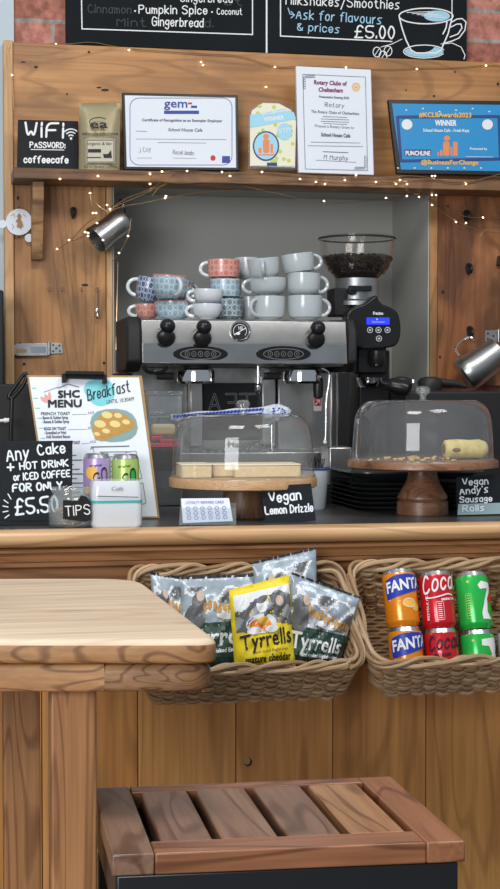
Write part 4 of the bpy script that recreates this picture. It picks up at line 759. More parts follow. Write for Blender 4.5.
# ================================================================== FAIRY LIGHTS
def string(label, runs, pos):
    """runs: list of pixel polylines (x, y, depth)"""
    t = thing('fairy_lights', label, 'fairy lights', pos, 'copper fairy light strings')
    for pts in runs[0]:
        P3 = smoothp([YP(x, y, Y) for x, y, Y in pts], 2); mb = MB(); mb.tube(P3, .0011, 5); obj('wire', mb, M['copper'], t)
    for x, y, Y in runs[1]:
        mb = MB(); mb.ball(YP(x, y, Y), .0023, 4, (1.2, 1, 1)); obj('bulb', mb, M['bulb'], t)
T_ = YW-.034; S_ = SY-.006; Fp = YF-.012
top = [(10, 44), (40, 45), (56, 43), (72, 44), (84, 42.3), (97, 42.5), (106, 45), (130, 49), (160, 51), (200, 54), (240, 55), (275, 68), (300, 66), (346, 68), (392, 70), (420, 68), (455, 68), (486, 65), (506, 66)]
string('copper fairy lights running along the top edge of the pine surround', ([[(x, y, T_ if y < 50 else YF-.006) for x, y in top[:7]]+[(x, y, YF-.006) for x, y in top[7:]], [(10, 44, YF-.02), (7, 52, YF-.02), (12, 75, YF-.02), (14, 110, YF-.018)]],
       [(56, 44.3, T_-.004), (129, 50, YF-.008), (201, 62, YF-.008), (203, 65, YF-.008), (275, 67, YF-.008), (346, 67.5, YF-.008), (417, 69, YF-.008), (486, 65.5, YF-.008), (12, 75, YF-.022), (266, 87, YF-.008)]), YP(250, 60, YF-.01))
she = [(60, 170, 0), (100, 169, 0), (140, 172, 0), (180, 169, 0), (220, 172, 0), (262, 171, 0), (300, 174, 0), (340, 176, 0), (380, 176.5, 0), (420, 174, 0), (460, 184, 0), (504, 172, 0)]
bul = [(60, 179), (98, 176), (150, 174), (162, 171.5), (187, 171), (222, 172), (230, 176), (262, 172), (300, 179), (316, 182), (325, 184), (345, 180), (356, 175), (376, 182), (396, 184), (407, 184), (400, 180), (435, 176), (466, 184), (436, 195)]
string('copper fairy lights tangled along the front edge of the display shelf', ([[(x, y+1, S_-.002) for x, y, _ in she], [(150, 178, S_), (175, 184, S_-.01), (215, 181, S_), (250, 184, S_-.01), (300, 178, S_), (340, 184, S_-.01), (395, 182, S_)], [(395, 183, S_), (424, 178, S_), (466, 185, S_), (490, 176, S_), (506, 178, S_)]], [(x, y, S_-.004) for x, y in bul]), YP(250, 176, S_))
J = 4.11
left = [[(93, 184, J+.03), (91, 196, J+.02), (98, 206, J), (108, 212, J)], [(108, 212, J), (125, 198, J), (150, 190, J), (166, 179, J), (176, 173, J-.02)], [(57, 250, J+.09), (72, 240, J+.08), (85, 224, J+.06), (100, 215, J), (118, 205, J), (140, 196, J), (168, 182, J)],
        [(70, 242, J+.08), (85, 236, J+.06), (92, 230, J+.02)], [(104, 214, J), (122, 206, J), (145, 203, J), (170, 197, J), (200, 192, J+.02), (240, 190, J+.03)], [(131, 218, J), (129, 235, J), (119, 255, J+.02), (112, 262, J+.05)], [(152, 196, J), (160, 186, J), (178, 181, J), (210, 186, J), (240, 182, J)],
        [(88, 236, J+.03), (95, 247, J+.05), (101, 253, J+.08)], [(92, 206, J), (90, 196, J), (92, 186, J+.03)], [(118, 262, J+.1), (117, 300, J+.12), (116, 350, J+.12)]]
lb = [(57, 249), (93, 213), (96, 213), (107, 205), (110, 209), (90, 193), (119, 253), (128, 236), (97, 223), (103, 240), (88, 233), (161, 174), (150, 184), (165, 198), (166, 196), (88, 236), (85, 232), (69, 240), (40, 196)]
string('tangle of copper fairy lights draped around the left hanging jug', (left, [(x, y, J-.002 if x > 80 else J+.075) for x, y in lb]), YP(110, 215, J))
N_ = 4.20
rt = [[(240, 185, N_-.08), (290, 196, N_-.05), (330, 204, N_-.05), (360, 202, N_-.04), (385, 198, N_-.04), (410, 197, N_-.04), (424, 190, N_-.05)], [(384, 184, N_-.07), (400, 190, N_-.05), (424, 196, N_-.03), (445, 207, N_-.01), (466, 218, N_-.01), (485, 217, N_), (504, 218, N_)],
      [(410, 188, N_-.06), (426, 197, N_-.02), (440, 210, N_), (457, 222, N_), (480, 231, N_), (504, 234, N_)], [(480, 236, N_), (486, 228, N_), (504, 226, N_)], [(386, 198, N_-.04), (392, 201, N_-.04), (402, 200, N_-.04)]]
rb = [(324, 201), (386, 198), (407, 196), (419, 197), (432, 195), (432, 205), (456, 222), (466, 223), (483, 217.5), (399, 184), (432, 176)]
string('copper fairy light wire swagged across the top of the hatch to the right panel hooks', (rt, [(x, y, N_-.045 if x < 430 else N_-.012) for x, y in rb]), YP(420, 200, N_))

# ================================================================== THINGS ON THE COUNTER
def on_counter(px, Y): p = YP(px, 500, Y); return V((p.x, Y, CZ))
def sc_at(px, Y): return (YP(px, 480, Y)-CAM).dot(fwd)/F
# ---- clipboard with menu
P = plane(95, 516, 3.22, 12)
t = thing('clipboard', 'clipboard with the breakfast menu leaning behind the offer board and jar', 'clipboard', P(95, 518))
cb = [(48, 517.5), (160, 518.5), (142, 375.5), (27, 375)]
mb = MB(); mb.prism([P(*q) for q in cb][::-1], -P.n*.004); obj('backing_board', mb, M['mdf'], t, bevel=.001)
mb = MB(); mb.poly([(50, 516), (157.5, 516.5), (139, 377.5), (29, 377)], P, .0006); obj('menu_sheet', mb, M['paper'], t, smooth=0)
mb = MB(); mb.ell(101, 392, 14, 14, P, .0012, rot=.3); mb.ell(93, 389, 9, 9, P, .0014)
for k in range(12): mb.line([(32+k*1.8, 388+k*10), (36+k*1.8, 388+k*10)], .8, P, .0014)
obj('aqua_wash', mb, M['tealblob'], t, smooth=0)
mb = MB(); typ(mb, 'SHC', 58, 397.2, 79, 396.7, 7, P, .0018, bold=.9); typ(mb, 'MENU', 48, 406.8, 81, 406.3, 7.2, P, .0018, bold=.9)
hand(mb, 'Breakfast', 88, 400.5, 130, 391, 10.5, P, 1.2, .0018, slant=.25); typ(mb, 'UNTIL 10:30AM', 107, 404, 134, 400.5, 4, P, .0018)
mb.line([(58, 388), (68, 384), (79, 387)], .6, P, .0018); mb.line([(44, 392), (58, 387)], .4, P, .0018)
obj('heading', mb, M['ink'], t, smooth=0)
mb = MB()
for a in (-.9, -.5, -.1): mb.ell(44+(a+.9)*7, 398-(a+.5)*4, 1.6, 4.5, P, .0016, rot=a)
obj('fan_emblem', mb, M['peach'], t, smooth=0)
mb = MB()
rows = [(415, 41, 'FRENCH TOAST', 70, 88), (419, 41, '• Bacon & Golden Syrup', 68, 0), (423, 42, '• Banana & Golden Syrup', 69, 0), (430, 44, 'EGGS ON TOAST', 66, 88), (434, 44, '• Scrambled or Fried', 66, 0), (438, 46, 'Add Smoked Bacon', 70, 0), (444, 46, 'TOAST & FILLING ON TOAST', 80, 90)]
for y, x, tx, xe, ln in rows:
    typ(mb, tx.replace('• ', '- '), x, y, xe, y-.3, 3.0, P, .0016, bold=.2)
    if ln: mb.line([(xe+2, y-.5), (ln-1, y-.8)], .35, P, .0016); typ(mb, '£4.50', ln, y-1, ln+6, y-1.1, 2.6, P, .0016)
mb.line([(91, 447), (129, 446)], 1.0, P, .0016)
for k in range(12): mb.line([(52+k*1.1, 451+k*4.6), (70+k*1.1+(k % 3)*5, 450.6+k*4.6)], .7, P, .0016); mb.line([(100+k*1.1, 452+k*4.8), (130+k*.8, 451.6+k*4.8)], .7, P, .0016)
for q in ([(90, 449), (93, 448), (94, 452)], [(126, 452), (136, 451), (142, 478), (132, 480)], [(134, 484), (143, 483), (146, 503), (140, 505)]): mb.line(q, .5, P, .0016, closed=len(q) > 3)
obj('menu_text', mb, M['inkgrey'], t, smooth=0)
mb = MB(); mb.poly(smoothp([V((88, 410)), V((134, 408)), V((140, 440)), V((94, 443))], 2, True), P, .0018, 0)
mb.poly([(92, 428), (98, 417), (108, 410.5), (122, 413), (134, 421), (135, 428), (121, 434), (102, 441), (95, 439)], P, .0022, 1)
for x, y, r_ in ((100, 424, 6), (107, 415, 5.5), (115, 424, 5.5), (118, 415.5, 4), (126, 422, 4), (106, 431, 4), (97, 434, 3)): mb.ell(x, y, r_, r_*.62, P, .0026, rot=.2, mi=2)
for x, y in ((111, 434), (122, 430), (130, 426), (104, 436)): mb.ell(x, y, 3, 1.6, P, .0028, mi=1)
obj('toast_picture', mb, [M['plateblue'], M['food'], M['banana']], t, smooth=0)
mb = MB(); mb.prism([P(x, y, .002) for x, y in ((62, 379), (106, 380), (106, 376.5), (62, 375.5))][::-1], P.n*.010); mb.prism([P(x, y, .002) for x, y in ((64, 376), (104, 377), (103, 373.5), (65, 373))][::-1], P.n*.022); mb.prism([P(x, y, .002) for x, y in ((61.5, 383), (66, 383.2), (66, 375), (61.5, 374.8))][::-1], P.n*.014); mb.prism([P(x, y, .002) for x, y in ((102, 384.4), (106.5, 384.6), (106.5, 376), (102, 376))][::-1], P.n*.014)
obj('clip', mb, M['black'], t, bevel=.001)
# ---- offer board
P = plane(40, 521.3, 3.13, 4)
t = thing('offer_board', 'black chalk sign reading Any Cake at the left end of the counter', 'sign', P(38, 525))
mb = MB(); mb.prism([P(*q) for q in ((-2, 521.2), (72, 521.2), (72.5, 440.5), (2.5, 441.5))][::-1], -P.n*.008); obj('board', mb, M['slate2'], t, bevel=.001)
mb = MB(); mb.box((P(-2, 521).x, 3.115, CZ), (P(72, 521).x, 3.128, CZ+.005)); obj('foot', mb, M['slate2'], t, bevel=.001)
mb = MB(); W_ = 1.7
hand(mb, 'Any', 7, 461, 29, 459, 13, P, 1.7); hand(mb, 'Cake', 38, 455, 65, 452.5, 10, P, 1.7); hand(mb, '+', 8, 472.5, 14, 472, 10, P, 1.8); hand(mb, 'HOT DRINK', 20, 469.5, 68, 466, 6.6, P, 1.5); hand(mb, 'or ICED COFFEE', 14, 480.5, 70, 476.5, 6.6, P, 1.4); hand(mb, 'FOR ONLY', 13, 491.5, 62, 489, 7.2, P, 1.8); hand(mb, '£5.50', 16, 514.5, 58, 511, 15, P, 2.2)
for a, b in (((4, 500), (8, 503)), ((8, 494), (11, 499)), ((3, 506), (8, 507)), ((3, 512), (8, 511)), ((5, 518), (9, 515))): mb.line([a, b], 1.1, P)
obj('lettering', mb, M['smear'], t, smooth=0)
# ---- tip jar
c = on_counter(69.5, 3.068); s = sc_at(69.5, 3.068)
t = thing('tip_jar', 'clear glass jar of coins with a black tag reading tips', 'jar', c)
J = lambda r_, y: (r_*s, (523-y)*s)
mb = MB(); mb.lathe([(.001, 0), J(19, 523), J(21, 520), J(21.3, 500), J(20, 494), J(17, 491), J(17, 488.5), J(18, 488), J(17.4, 486), J(18, 484.5), J(17, 483), J(16, 484), J(16, 490), J(19, 495), J(20.2, 500), J(20, 519), (.001, .004)], c, 40); obj('glass', mb, jarglass, t, smooth=60)
R = random.Random(2)
for k in range(9):
    a = R.random()*6.28; q = R.uniform(0, 10)*s; mm = Matrix.Rotation(R.uniform(-.5, .5), 4, 'X') @ Matrix.Rotation(R.uniform(-.5, .5), 4, 'Y')
    cc = c+V((q*math.cos(a), q*math.sin(a), .009+k*.0032)); mb = MB(); mb.lathe([(.001, -.0009), (.0105, -.0009), (.0105, .0009), (.001, .0009)], cc, 20, mm); obj('coin', mb, M['coin'], label='small copper coloured coin lying in the tips jar', cat='coin', group='coins in the tips jar')
P = plane(77, 510, 3.068-.0445, 0, 10); mb = MB(); o_ = [(63, 500), (78, 501), (81, 495), (87, 497), (91, 503), (91, 520), (86, 522), (63, 519)]
mb.prism([P(*q) for q in o_][::-1], V((0, .0015, 0))); tg = obj('tag', mb, M['blackm'], t)
mb = MB(); hand(mb, 'TIPS', 66, 516, 90, 514, 9.5, P, 1.1, .001); obj('lettering', mb, M['chalk'], t, smooth=0)
# ---- slim cans
def can(name, lab, B, A, Nn, r, L, m_body, art, group, n=32):
    """B: centre of the base, A: axis, Nn: direction of the front of the print"""
    A = V(A).normalized(); Nn = (V(Nn)-A*V(Nn).dot(A)).normalized(); Sd = Nn.cross(A)*-1
    if Sd.dot(rgt) < 0: Sd = -Sd
    t = thing(name, lab, 'drinks can', B, group); q = Matrix((Sd.cross(A)*-1 if False else Sd, A.cross(Sd), A)).transposed().to_4x4()
    mb = MB(); mb.lathe([(r*.74, .004), (r*.80, 0), (r*.97, .009), (r, .012), (r, L-.013), (r*.97, L-.009)], B, n, q); obj('body', mb, m_body, t, smooth=60)
    mb = MB(); mb.lathe([(r*.965, L-.0088), (r*.86, L-.001), (r*.88, L), (r*.84, L+.0006), (r*.80, L-.004), (.001, L-.004)], B, n, q); obj('lid', mb, M['alu'], t, smooth=40)
    mb = MB(); mb.lathe([(.001, .006), (r*.70, .004), (r*.76, .0005), (r*.80, -.0004)], B, n, q); obj('base_rim', mb, M['alu'], t, smooth=40)
    S = lambda d, mm, off=0: B + A*(L-mm*.001) + (Nn*math.cos(math.radians(d)) + Sd*math.sin(math.radians(d)))*(r+off)
    art(t, S); return t
def fill(mb, pts, S, off=.0008, mi=0, st=2.0):
    """polygon laid on a curved surface as small cells"""
    n = len(pts); x0, x1 = min(p[0] for p in pts), max(p[0] for p in pts); y0, y1 = min(p[1] for p in pts), max(p[1] for p in pts)
    y = y0
    while y < y1:
        ym = min(y+st, y1); yc = (y+ym)/2; xs = sorted(pts[i][0]+(yc-pts[i][1])*(pts[(i+1) % n][0]-pts[i][0])/(pts[(i+1) % n][1]-pts[i][1]) for i in range(n) if (pts[i][1] > yc) != (pts[(i+1) % n][1] > yc))
        for a, b in zip(xs[::2], xs[1::2]):
            k = max(1, int((b-a)/8))
            for j in range(k): u, v = a+(b-a)*j/k, a+(b-a)*(j+1)/k; mb.add([S(u, ym, off), S(v, ym, off), S(v, y, off), S(u, y, off)], [(0, 1, 2, 3)], mi)
        y = ym
    return mb
def fell(mb, cx, cy, rx, ry, S, off=.0008, mi=0): return fill(mb, [(cx+rx*math.cos(2*PI*k/24), cy+ry*math.sin(2*PI*k/24)) for k in range(24)], S, off, mi, 1.0)
def clip_art(kind):
    def art(t, S):
        if kind in ('mango', 'lime'):
            mb = MB(); typ(mb, 'original', -28, 26, 22, 24, 5, S, .0008, bold=.3); hand(mb, 'GO', -5, 68, 50, 50, 26, S, 4, .0012) ; obj('lettering', mb, M['ink'], t, smooth=0)
            mb = MB()
            if kind == 'mango': fell(mb, -20, 38, 26, 13, S, .0006); fell(mb, 25, 62, 20, 8, S, .0006); fell(mb, -40, 74, 14, 8, S, .0006)
            else: fell(mb, -22, 64, 18, 9, S, .0006); fell(mb, 34, 40, 14, 9, S, .0006)
            obj('fruit_print', mb, M['goldtxt'] if kind == 'mango' else M['cangreen'], t, smooth=0)
        if kind == 'fanta':
            # blue splash behind white letters
            mb = MB(); fill(mb, [(-64, 40), (-58, 22), (-20, 14), (20, 12), (70, 12), (88, 26), (84, 40), (40, 47), (-10, 56), (-56, 62)], S, .0008, 0, 1.2); obj('blue_splash', mb, M['navy'] if False else M['skydark2'], t, smooth=0)
            mb = MB(); typ(mb, 'FANTA', -54, 47, 78, 36, 21, S, .0014, bold=2.0); obj('lettering', mb, M['white'], t, smooth=0)
            mb = MB(); fell(mb, 22, 70, 26, 10, S, .0006, mi=0); fell(mb, 44, 78, 16, 8, S, .0008, mi=0); mb.line([(-50, 62), (-10, 66)], 1.5, S, .0008, 1); mb.line(arc(20, 70, 22, 8, 0, 360, 20), 1.2, S, .0010, 1); obj('fruit_print', mb, [M['goldtxt'], M['white']], t, smooth=0)
        if kind == 'coca':
            mb = MB(); hand(mb, 'Coca', -58, 46, 52, 36, 33, S, 5, .001, slant=.3, jit=0); hand(mb, 'Cola', 58, 36, 150, 32, 33, S, 5, .001, slant=.3, jit=0)
            mb.line(smoothp([V((-50, 54)), V((-20, 56)), V((10, 52)), V((30, 48)), V((50, 50))], 2), 2.6, S, .001); typ(mb, 'ORIGINAL TASTE', 4, 62, 60, 58, 4, S, .001, bold=.6)
            for k in range(8): mb.line([(-8, 68+k*4), (4, 68+k*4)], 1.4, S, .001)
            mb.line(rr_pts(-14, 64, 10, 100, 4), 1, S, .001, closed=True); obj('lettering', mb, M['white'], t, smooth=0)
            mb = MB(); hand(mb, 'RECYCLE ME', -42, 98, -40, 50, 7, S, 1.3, .001); obj('side_lettering', mb, M['white'], t, smooth=0)
        if kind == 'zero':
            mb = MB(); hand(mb, 'Coca', -56, 44, 40, 38, 26, S, 5, .001, slant=.3, jit=0); hand(mb, 'Cola', 46, 36, 130, 32, 26, S, 5, .001, slant=.3, jit=0); typ(mb, 'ZERO SUGAR', -40, 56, 20, 54, 6, S, .001, bold=1); obj('lettering', mb, M['ink'], t, smooth=0)
        if kind in ('seven', 'sevenb'):
            mb = MB(); fill(mb, [(8, 30), (20, 22), (58, 24), (62, 34), (40, 56), (36, 84), (52, 98), (16, 98), (14, 86), (28, 60), (44, 36), (14, 38)] if kind == 'seven' else [(4, 20), (60, 16), (76, 34), (62, 46), (70, 60), (50, 70), (20, 60), (40, 50), (30, 34), (4, 32)], S, .0010, 0, 1.0)
            obj('numeral', mb, M['white'], t, smooth=0)
            mb = MB(); fell(mb, 52, 56, 12, 7, S, .0008) if kind == 'seven' else fell(mb, 70, 62, 16, 9, S, .0008); obj('red_spot', mb, M['red'], t, smooth=0)
            mb = MB()
            for k in range(9): mb.line([(-32, 50+k*5), (-20, 50+k*5)], 1.3, S, .0008)
            mb.line(rr_pts(-36, 46, -16, 96, 4), .8, S, .0008, closed=True); fell(mb, -24, 22, 5, 3, S, .0008); obj('side_print', mb, M['lime'], t, smooth=0)
        if kind == 'pale':
            mb = MB(); hand(mb, 'C', -60, 40, -30, 40, 20, S, 4, .001); hand(mb, 'Co', -60, 80, 0, 76, 20, S, 4, .001); obj('lettering', mb, M['red'], t, smooth=0)
            mb = MB(); fill(mb, [(-70, 84), (60, 84), (60, 100), (-70, 100)], S, .0008); obj('dark_band', mb, M['purple'], t, smooth=0)
    return art
M['skydark2'] = mat('royal_blue', (.02, .05, .38), .35)
up = V((0, 0, 1))
c = on_counter(97, 3.17); c.z = CZ; can('drinks_can', 'slim violet can with mango print standing between menu and white box', c, up, (-.15, -1, 0), .0283, .140, M['violetcan'], clip_art('mango'), 'slim cans in front of the menu')
c = on_counter(125.5, 3.17); c.z = CZ; can('drinks_can', 'slim lime green can standing between menu and white box', c, up, (-.15, -1, 0), .0283, .138, M['limecan'], clip_art('lime'), 'slim cans in front of the menu')
# ---- white label printer / card reader
Yc = 3.03; t = thing('card_machine', 'small white box shaped machine with an aqua band beside the tips jar', 'machine', on_counter(117, Yc+.04))
xa, xb = X(91.5, Yc, 505), X(143, Yc, 505); zt = lambda py, Y=Yc: Z(117, py, Y)
def rbox(mb, x0, x1, y0, y1, z0, z1, r, top=.9):
    pts = rr_pts(x0, y0, x1, y1, r); cx, cy = (x0+x1)/2, (y0+y1)/2
    n = len(pts); lv = [(z0, .95), (z0+.006, 1), (z1-.02, .985), (z1-.005, .94), (z1, top)]
    vs = [V((cx+(x-cx)*k, cy+(y-cy)*k, z)) for z, k in lv for x, y in pts]; fs = [list(range(n))[::-1], [n*(len(lv)-1)+i for i in range(n)]]
    for j in range(len(lv)-1):
        for i in range(n): fs.append((j*n+i, j*n+(i+1) % n, (j+1)*n+(i+1) % n, (j+1)*n+i))
    return mb.add(vs, fs)
mb = MB(); rbox(mb, xa, xb, Yc, Yc+.09, CZ, zt(481), .014); obj('casing', mb, M['cupwhite'], t, smooth=35)
mb = MB(); pts = rr_pts(xa-.0006, Yc-.0006, xb+.0006, Yc+.0906, .014); n = len(pts); z0, z1 = zt(503), zt(500.5); mb.add([V((x, y, z)) for z in (z0, z1) for x, y in pts], [(i, (i+1) % n, n+(i+1) % n, n+i) for i in range(n)]); obj('aqua_band', mb, M['teal'], t)
Q = plane(117, 497, Yc-.0012); mb = MB(); mb.line([(97, 496.2), (138, 497.2)], .9, Q, .0008); obj('slot', mb, M['inkgrey'], t, smooth=0)
mb = MB(); typ(mb, 'Café', 111, 490.5, 123, 490.5, 4, Q, .0004, slant=.2); obj('lettering', mb, M['dull'], t, smooth=0)
# ---- acrylic stand with loyalty cards
P = plane(208, 524, 3.045, 16)
t = thing('card_holder', 'clear acrylic holder with a pale loyalty card in front of the left cake stand', 'card holder', P(208, 526))
mb = MB(); mb.prism([P(*q) for q in ((179, 525), (236, 525), (236, 508), (180, 508))][::-1], P.n*.002); mb.prism([P(x, y, -.016) for x, y in ((179, 525), (236, 525), (236, 503), (180, 503))][::-1], P.n*.002); mb.box(P(179, 525.4), P(236, 525.4)+V((0, .035, .002))); obj('holder', mb, acrylic, t)
tc_ = thing('loyalty_card', 'pale blue loyalty card with stamp circles held in the acrylic holder', 'card', P(207, 522, -.002)); mb = MB(); mb.prism([P(x, y, -.003) for x, y in ((183, 523), (233, 521), (229, 498), (181, 498.5))][::-1], -P.n*.004); obj('card', mb, M['paper'], tc_)
mb = MB(); typ(mb, 'LOYALTY REWARD CARD', 186, 504, 224, 503.4, 2.8, P, -.0022)
for j in range(3):
    for k in range(6): mb.line(arc(188+k*7.2+j*.6, 508.6+j*4.6-k*.12, 2, 1.7, 0, 360, 8), .45, P, -.0022)
obj('print', mb, M['skydark2'], tc_, smooth=0)
# ---- cake stands
def cake_stand(pxc, Y, yboard, yb2, rpx, mwood, mfoot, lab, foot):
    c = on_counter(pxc, Y); s = sc_at(pxc, Y); zt = Z(pxc, yboard, Y-rpx*s); zl = Z(pxc, yb2, Y-rpx*s); r = rpx*s
    t = thing('cake_stand', lab, 'cake stand', c)
    mb = MB(); mb.lathe([(.001, zl-CZ), (r*.96, zl-CZ), (r, zl-CZ+.003), (r, zt-CZ-.003), (r*.985, zt-CZ), (.001, zt-CZ)], c, 64); obj('board', mb, mwood, t, smooth=40)
    mb = MB(); mb.lathe([(a*s, (b-yb2)/(foot[-1][1]-yb2)*-(zl-CZ-.0005)+(zl-CZ-.0005)) for a, b in foot][::-1]+[(.001, zl-CZ-.0005)], c, 40 if len(foot) > 4 else 32); obj('pedestal', mb, mfoot, t, smooth=35)
    return t, c, s, zt, r
def dome(c, s, zt, rpx, hpx, lab, knob, shoulder):
    t = thing('cake_dome', lab, 'cake dome', V((c.x, c.y, zt+.0004))); r = rpx*s; hh = hpx*s; o = V((c.x, c.y, zt+.0004)); pr = [(r*1.012, 0), (r, .003), (r*.992, hh*.30), (r*.975, hh*.56)]
    for k in range(1, 9):
        a = PI/2*k/8; pr.append((r*.970-shoulder*r*(1-math.cos(a)), hh*.60+hh*.40*math.sin(a)))
    pr.append((.001, hh*1.005)); mb = MB(); mb.lathe(pr, o, 64); obj('shell', mb, glass, t, smooth=80)
    mb = MB(); mb.lathe([(r*1.015, .000), (r*1.02, .002), (r*1.015, .004), (r*1.0, .004)], o, 64); obj('rim', mb, acrylic, t)
    mb = MB(); mb.lathe([(.008, hh), (.006, hh+.006), (.009, hh+.012), (.0155 if knob else .013, hh+.017), (.0155, hh+.024), (.010, hh+.030), (.001, hh+.031)], o, 24); obj('knob', mb, jarglass, t, smooth=60)
    return t
tl, c, s, zt_, r = cake_stand(243, 3.24, 481, 492, 74, bamboo, acacia_l, 'round pale bamboo cake stand holding the lemon cake under its dome', [(19, 492), (20, 500), (21, 515), (22, 523)])
dl = dome(c, s, zt_, 71.5, 62, 'clear dome with small grey lettering over the lemon cake', False, .27)
def dome_text(t, c, s, rpx, txt, x0, x1, y, h, m, bold=.3):
    r = rpx*s*.985
    def S(px, py, off=0):
        d = ray(px, py); ox, oy = CAM.x-c.x, CAM.y-c.y; a = d.x*d.x+d.y*d.y; b = ox*d.x+oy*d.y; q = ox*ox+oy*oy-(r+off)**2; k = (-b-math.sqrt(max(b*b-a*q, 0)))/a; return CAM+d*k
    mb = MB(); typ(mb, txt, x0, y, x1, y, h, S, .001, bold=bold); obj('lettering', mb, m, t, smooth=0)
dome_text(dl, c, s, 71.5, 'HappyCow', 228, 271, 447, 6, M['foilgrey'])
# cakes: tray bake slabs
for a, b, d0, d1, lb in ((182, 212, -.055, .03, 'small square slice of pale lemon cake at the left under the dome'), (213, 234, -.02, .05, 'pale lemon cake slice in the middle, set further back'), (235, 301, -.06, .03, 'long slab of pale lemon drizzle cake at the right under the dome')):
    Yb = c.y+d0; xa, xb = X(a, Yb, 470), X(b, Yb, 470); zb_ = zt_+.0006; zh = Z((a+b)/2, 464, Yb)
    tk = thing('lemon_cake', lb, 'cake', V(((xa+xb)/2, c.y, zb_))); mb = MB(); mb.box((xa, Yb, zb_), (xb, c.y+d1, zh-.004)); obj('sponge', mb, M['cake'], tk, bevel=.003)
    mb = MB(); mb.box((xa-.0005, Yb-.0008, zh-.0038), (xb+.0005, c.y+d1, zh)); obj('icing', mb, M['icing'], tk, bevel=.0025)
tr_, c, s, zt_, r = cake_stand(422.5, 3.25, 463, 472, 75, acacia, acacia, 'round dark wood cake stand on a turned foot holding the sausage roll', [(15, 472), (14.5, 478), (17, 486), (22, 494), (25, 499), (25, 501), (23.5, 502.5), (25.5, 504), (26, 515), (26, 516)])
dr = dome(c, s, zt_, 70.5, 59, 'clear dome with a knob over the last sausage roll', True, .27)
ro = V((X(466, c.y-.02, 450), c.y-.02, zt_)); tk = thing('sausage_roll', 'last golden sausage roll under the right hand dome', 'pastry', ro)
mb = MB(); P3 = [ro+V((x*s, 0, 10.3*s)) for x in (-23, -22, -18, -8, 4, 14, 20, 22.5)]; mb.tube(P3, [7*s, 9*s, 9.6*s, 9.9*s, 9.2*s, 9.8*s, 7.5*s, 3*s], 20); obj('pastry', mb, M['roll'], tk, smooth=60)
mb = MB(); mb.lathe([(.001, .0012), (5.0*s, .0006), (5.6*s, 0)], ro+V((-23.1*s, 0, 10.3*s)), 16, Matrix.Rotation(-PI/2, 4, 'Y')); mb.ball(ro+V((-13*s, -9.3*s, 10*s)), 3.2*s, 5, (1.5, .5, .7)); obj('filling', mb, M['filling'], tk)
mb = MB(); R = random.Random(8)
for k in range(60):
    q = R.uniform(0, .9)*r*.85; a = R.uniform(0, 2*PI); x, y = q*math.cos(a)-.03, q*math.sin(a)*.8-.02; z_ = R.uniform(.0012, .0035); mb.ball(V((c.x+x, c.y+y, zt_+z_)), z_, 3, (1.8, 1.4, 1))
obj('crumb', mb, M['crumb'], label='scattered pastry crumbs on the dark wood cake stand', cat='crumbs', kind='stuff')
# ---- vegan signs
P = plane(287, 522, 3.085, 10); t = thing('cake_label', 'black sign reading Vegan Lemon Drizzle leaning on the left cake stand', 'sign', P(287, 523.5))
mb = MB(); mb.prism([P(*q) for q in ((266, 524), (316, 520.5), (311, 483.5), (259.5, 486.5))][::-1], -P.n*.004); obj('board', mb, M['slate2'], t)
mb = MB(); hand(mb, 'Vegan', 270, 503, 301, 499, 9.5, P, 1.7); hand(mb, 'Lemon Drizzle', 265.5, 514.5, 313, 511, 7.5, P, 1.4); obj('lettering', mb, M['smear'], t, smooth=0)
P = plane(478, 514, 3.17, 6); t = thing('cake_label', "black sign reading Vegan Andy's Sausage Rolls right of the dark cake stand", 'sign', P(480, 515.5))
mb = MB(); mb.prism([P(*q) for q in ((457, 515.5), (510, 514), (509, 474), (456.5, 477))][::-1], -P.n*.004); obj('board', mb, M['slate2'], t)
mb = MB(); mb.poly([(457.4, 515), (509, 513.6), (509, 502.5), (458.3, 504)], P, .0006); obj('label_strip', mb, M['stripgrey'], t, smooth=0)
mb = MB(); hand(mb, 'Vegan', 463, 485.5, 488, 484, 6.5, P, 1.2); hand(mb, "Andy's", 460, 494.5, 488, 492, 6.5, P, 1.2); hand(mb, 'Sausage', 460, 502.5, 492, 501, 5.5, P, 1.2); hand(mb, 'Rolls', 463, 511.5, 484, 510.5, 6, P, 1.1, .0014); obj('lettering', mb, M['smear'], t, smooth=0)
# ---- enamel cup with cutlery
c = on_counter(314, 3.42); s = sc_at(314, 3.42); t = thing('enamel_tumbler', 'white enamel tumbler with a blue rim behind the lemon drizzle sign', 'tumbler', c); H = Z(314, 468, 3.42)-CZ
mb = MB(); mb.lathe([(.001, 0), (11*s, 0), (11.5*s, .003), (14.6*s, H-.002), (13.6*s, H-.001), (10.6*s, .006), (.001, .006)], c, 32); obj('body', mb, M['enamel'], t)
mb = MB(); mb.lathe([(14.5*s, H-.004), (15.3*s, H-.003), (15.3*s, H), (13.9*s, H+.001), (13.4*s, H-.003)], c, 32); obj('rim', mb, M['navy'], t)
R = random.Random(4)
for k in range(7):
    a = R.uniform(0, 6.28); q = R.uniform(0, 5)*s; b0 = c+V((q*math.cos(a), q*math.sin(a), .008)); e0 = c+V(((q+5*s)*math.cos(a), (q+5*s)*math.sin(a), H+.022+.006*(k % 3)))
    f_ = thing('fork', 'black plastic fork standing in the enamel tumbler', 'fork', b0, 'black forks in the tumbler'); d = (e0-b0).normalized(); sd = V((1, .2*math.cos(k), 0)).normalized()
    mb = MB(); mb.tube([b0, b0+(e0-b0)*.82], .0016, 6); obj('handle', mb, M['black'], f_)
    for j in (-1, 0, 1): mb = MB(); q0 = b0+(e0-b0)*.82; mb.tube(smoothp([q0, q0+d*.006+sd*.0035*j, e0+sd*.004*j], 1), .0010, 5); obj('tine', mb, M['black'], f_)
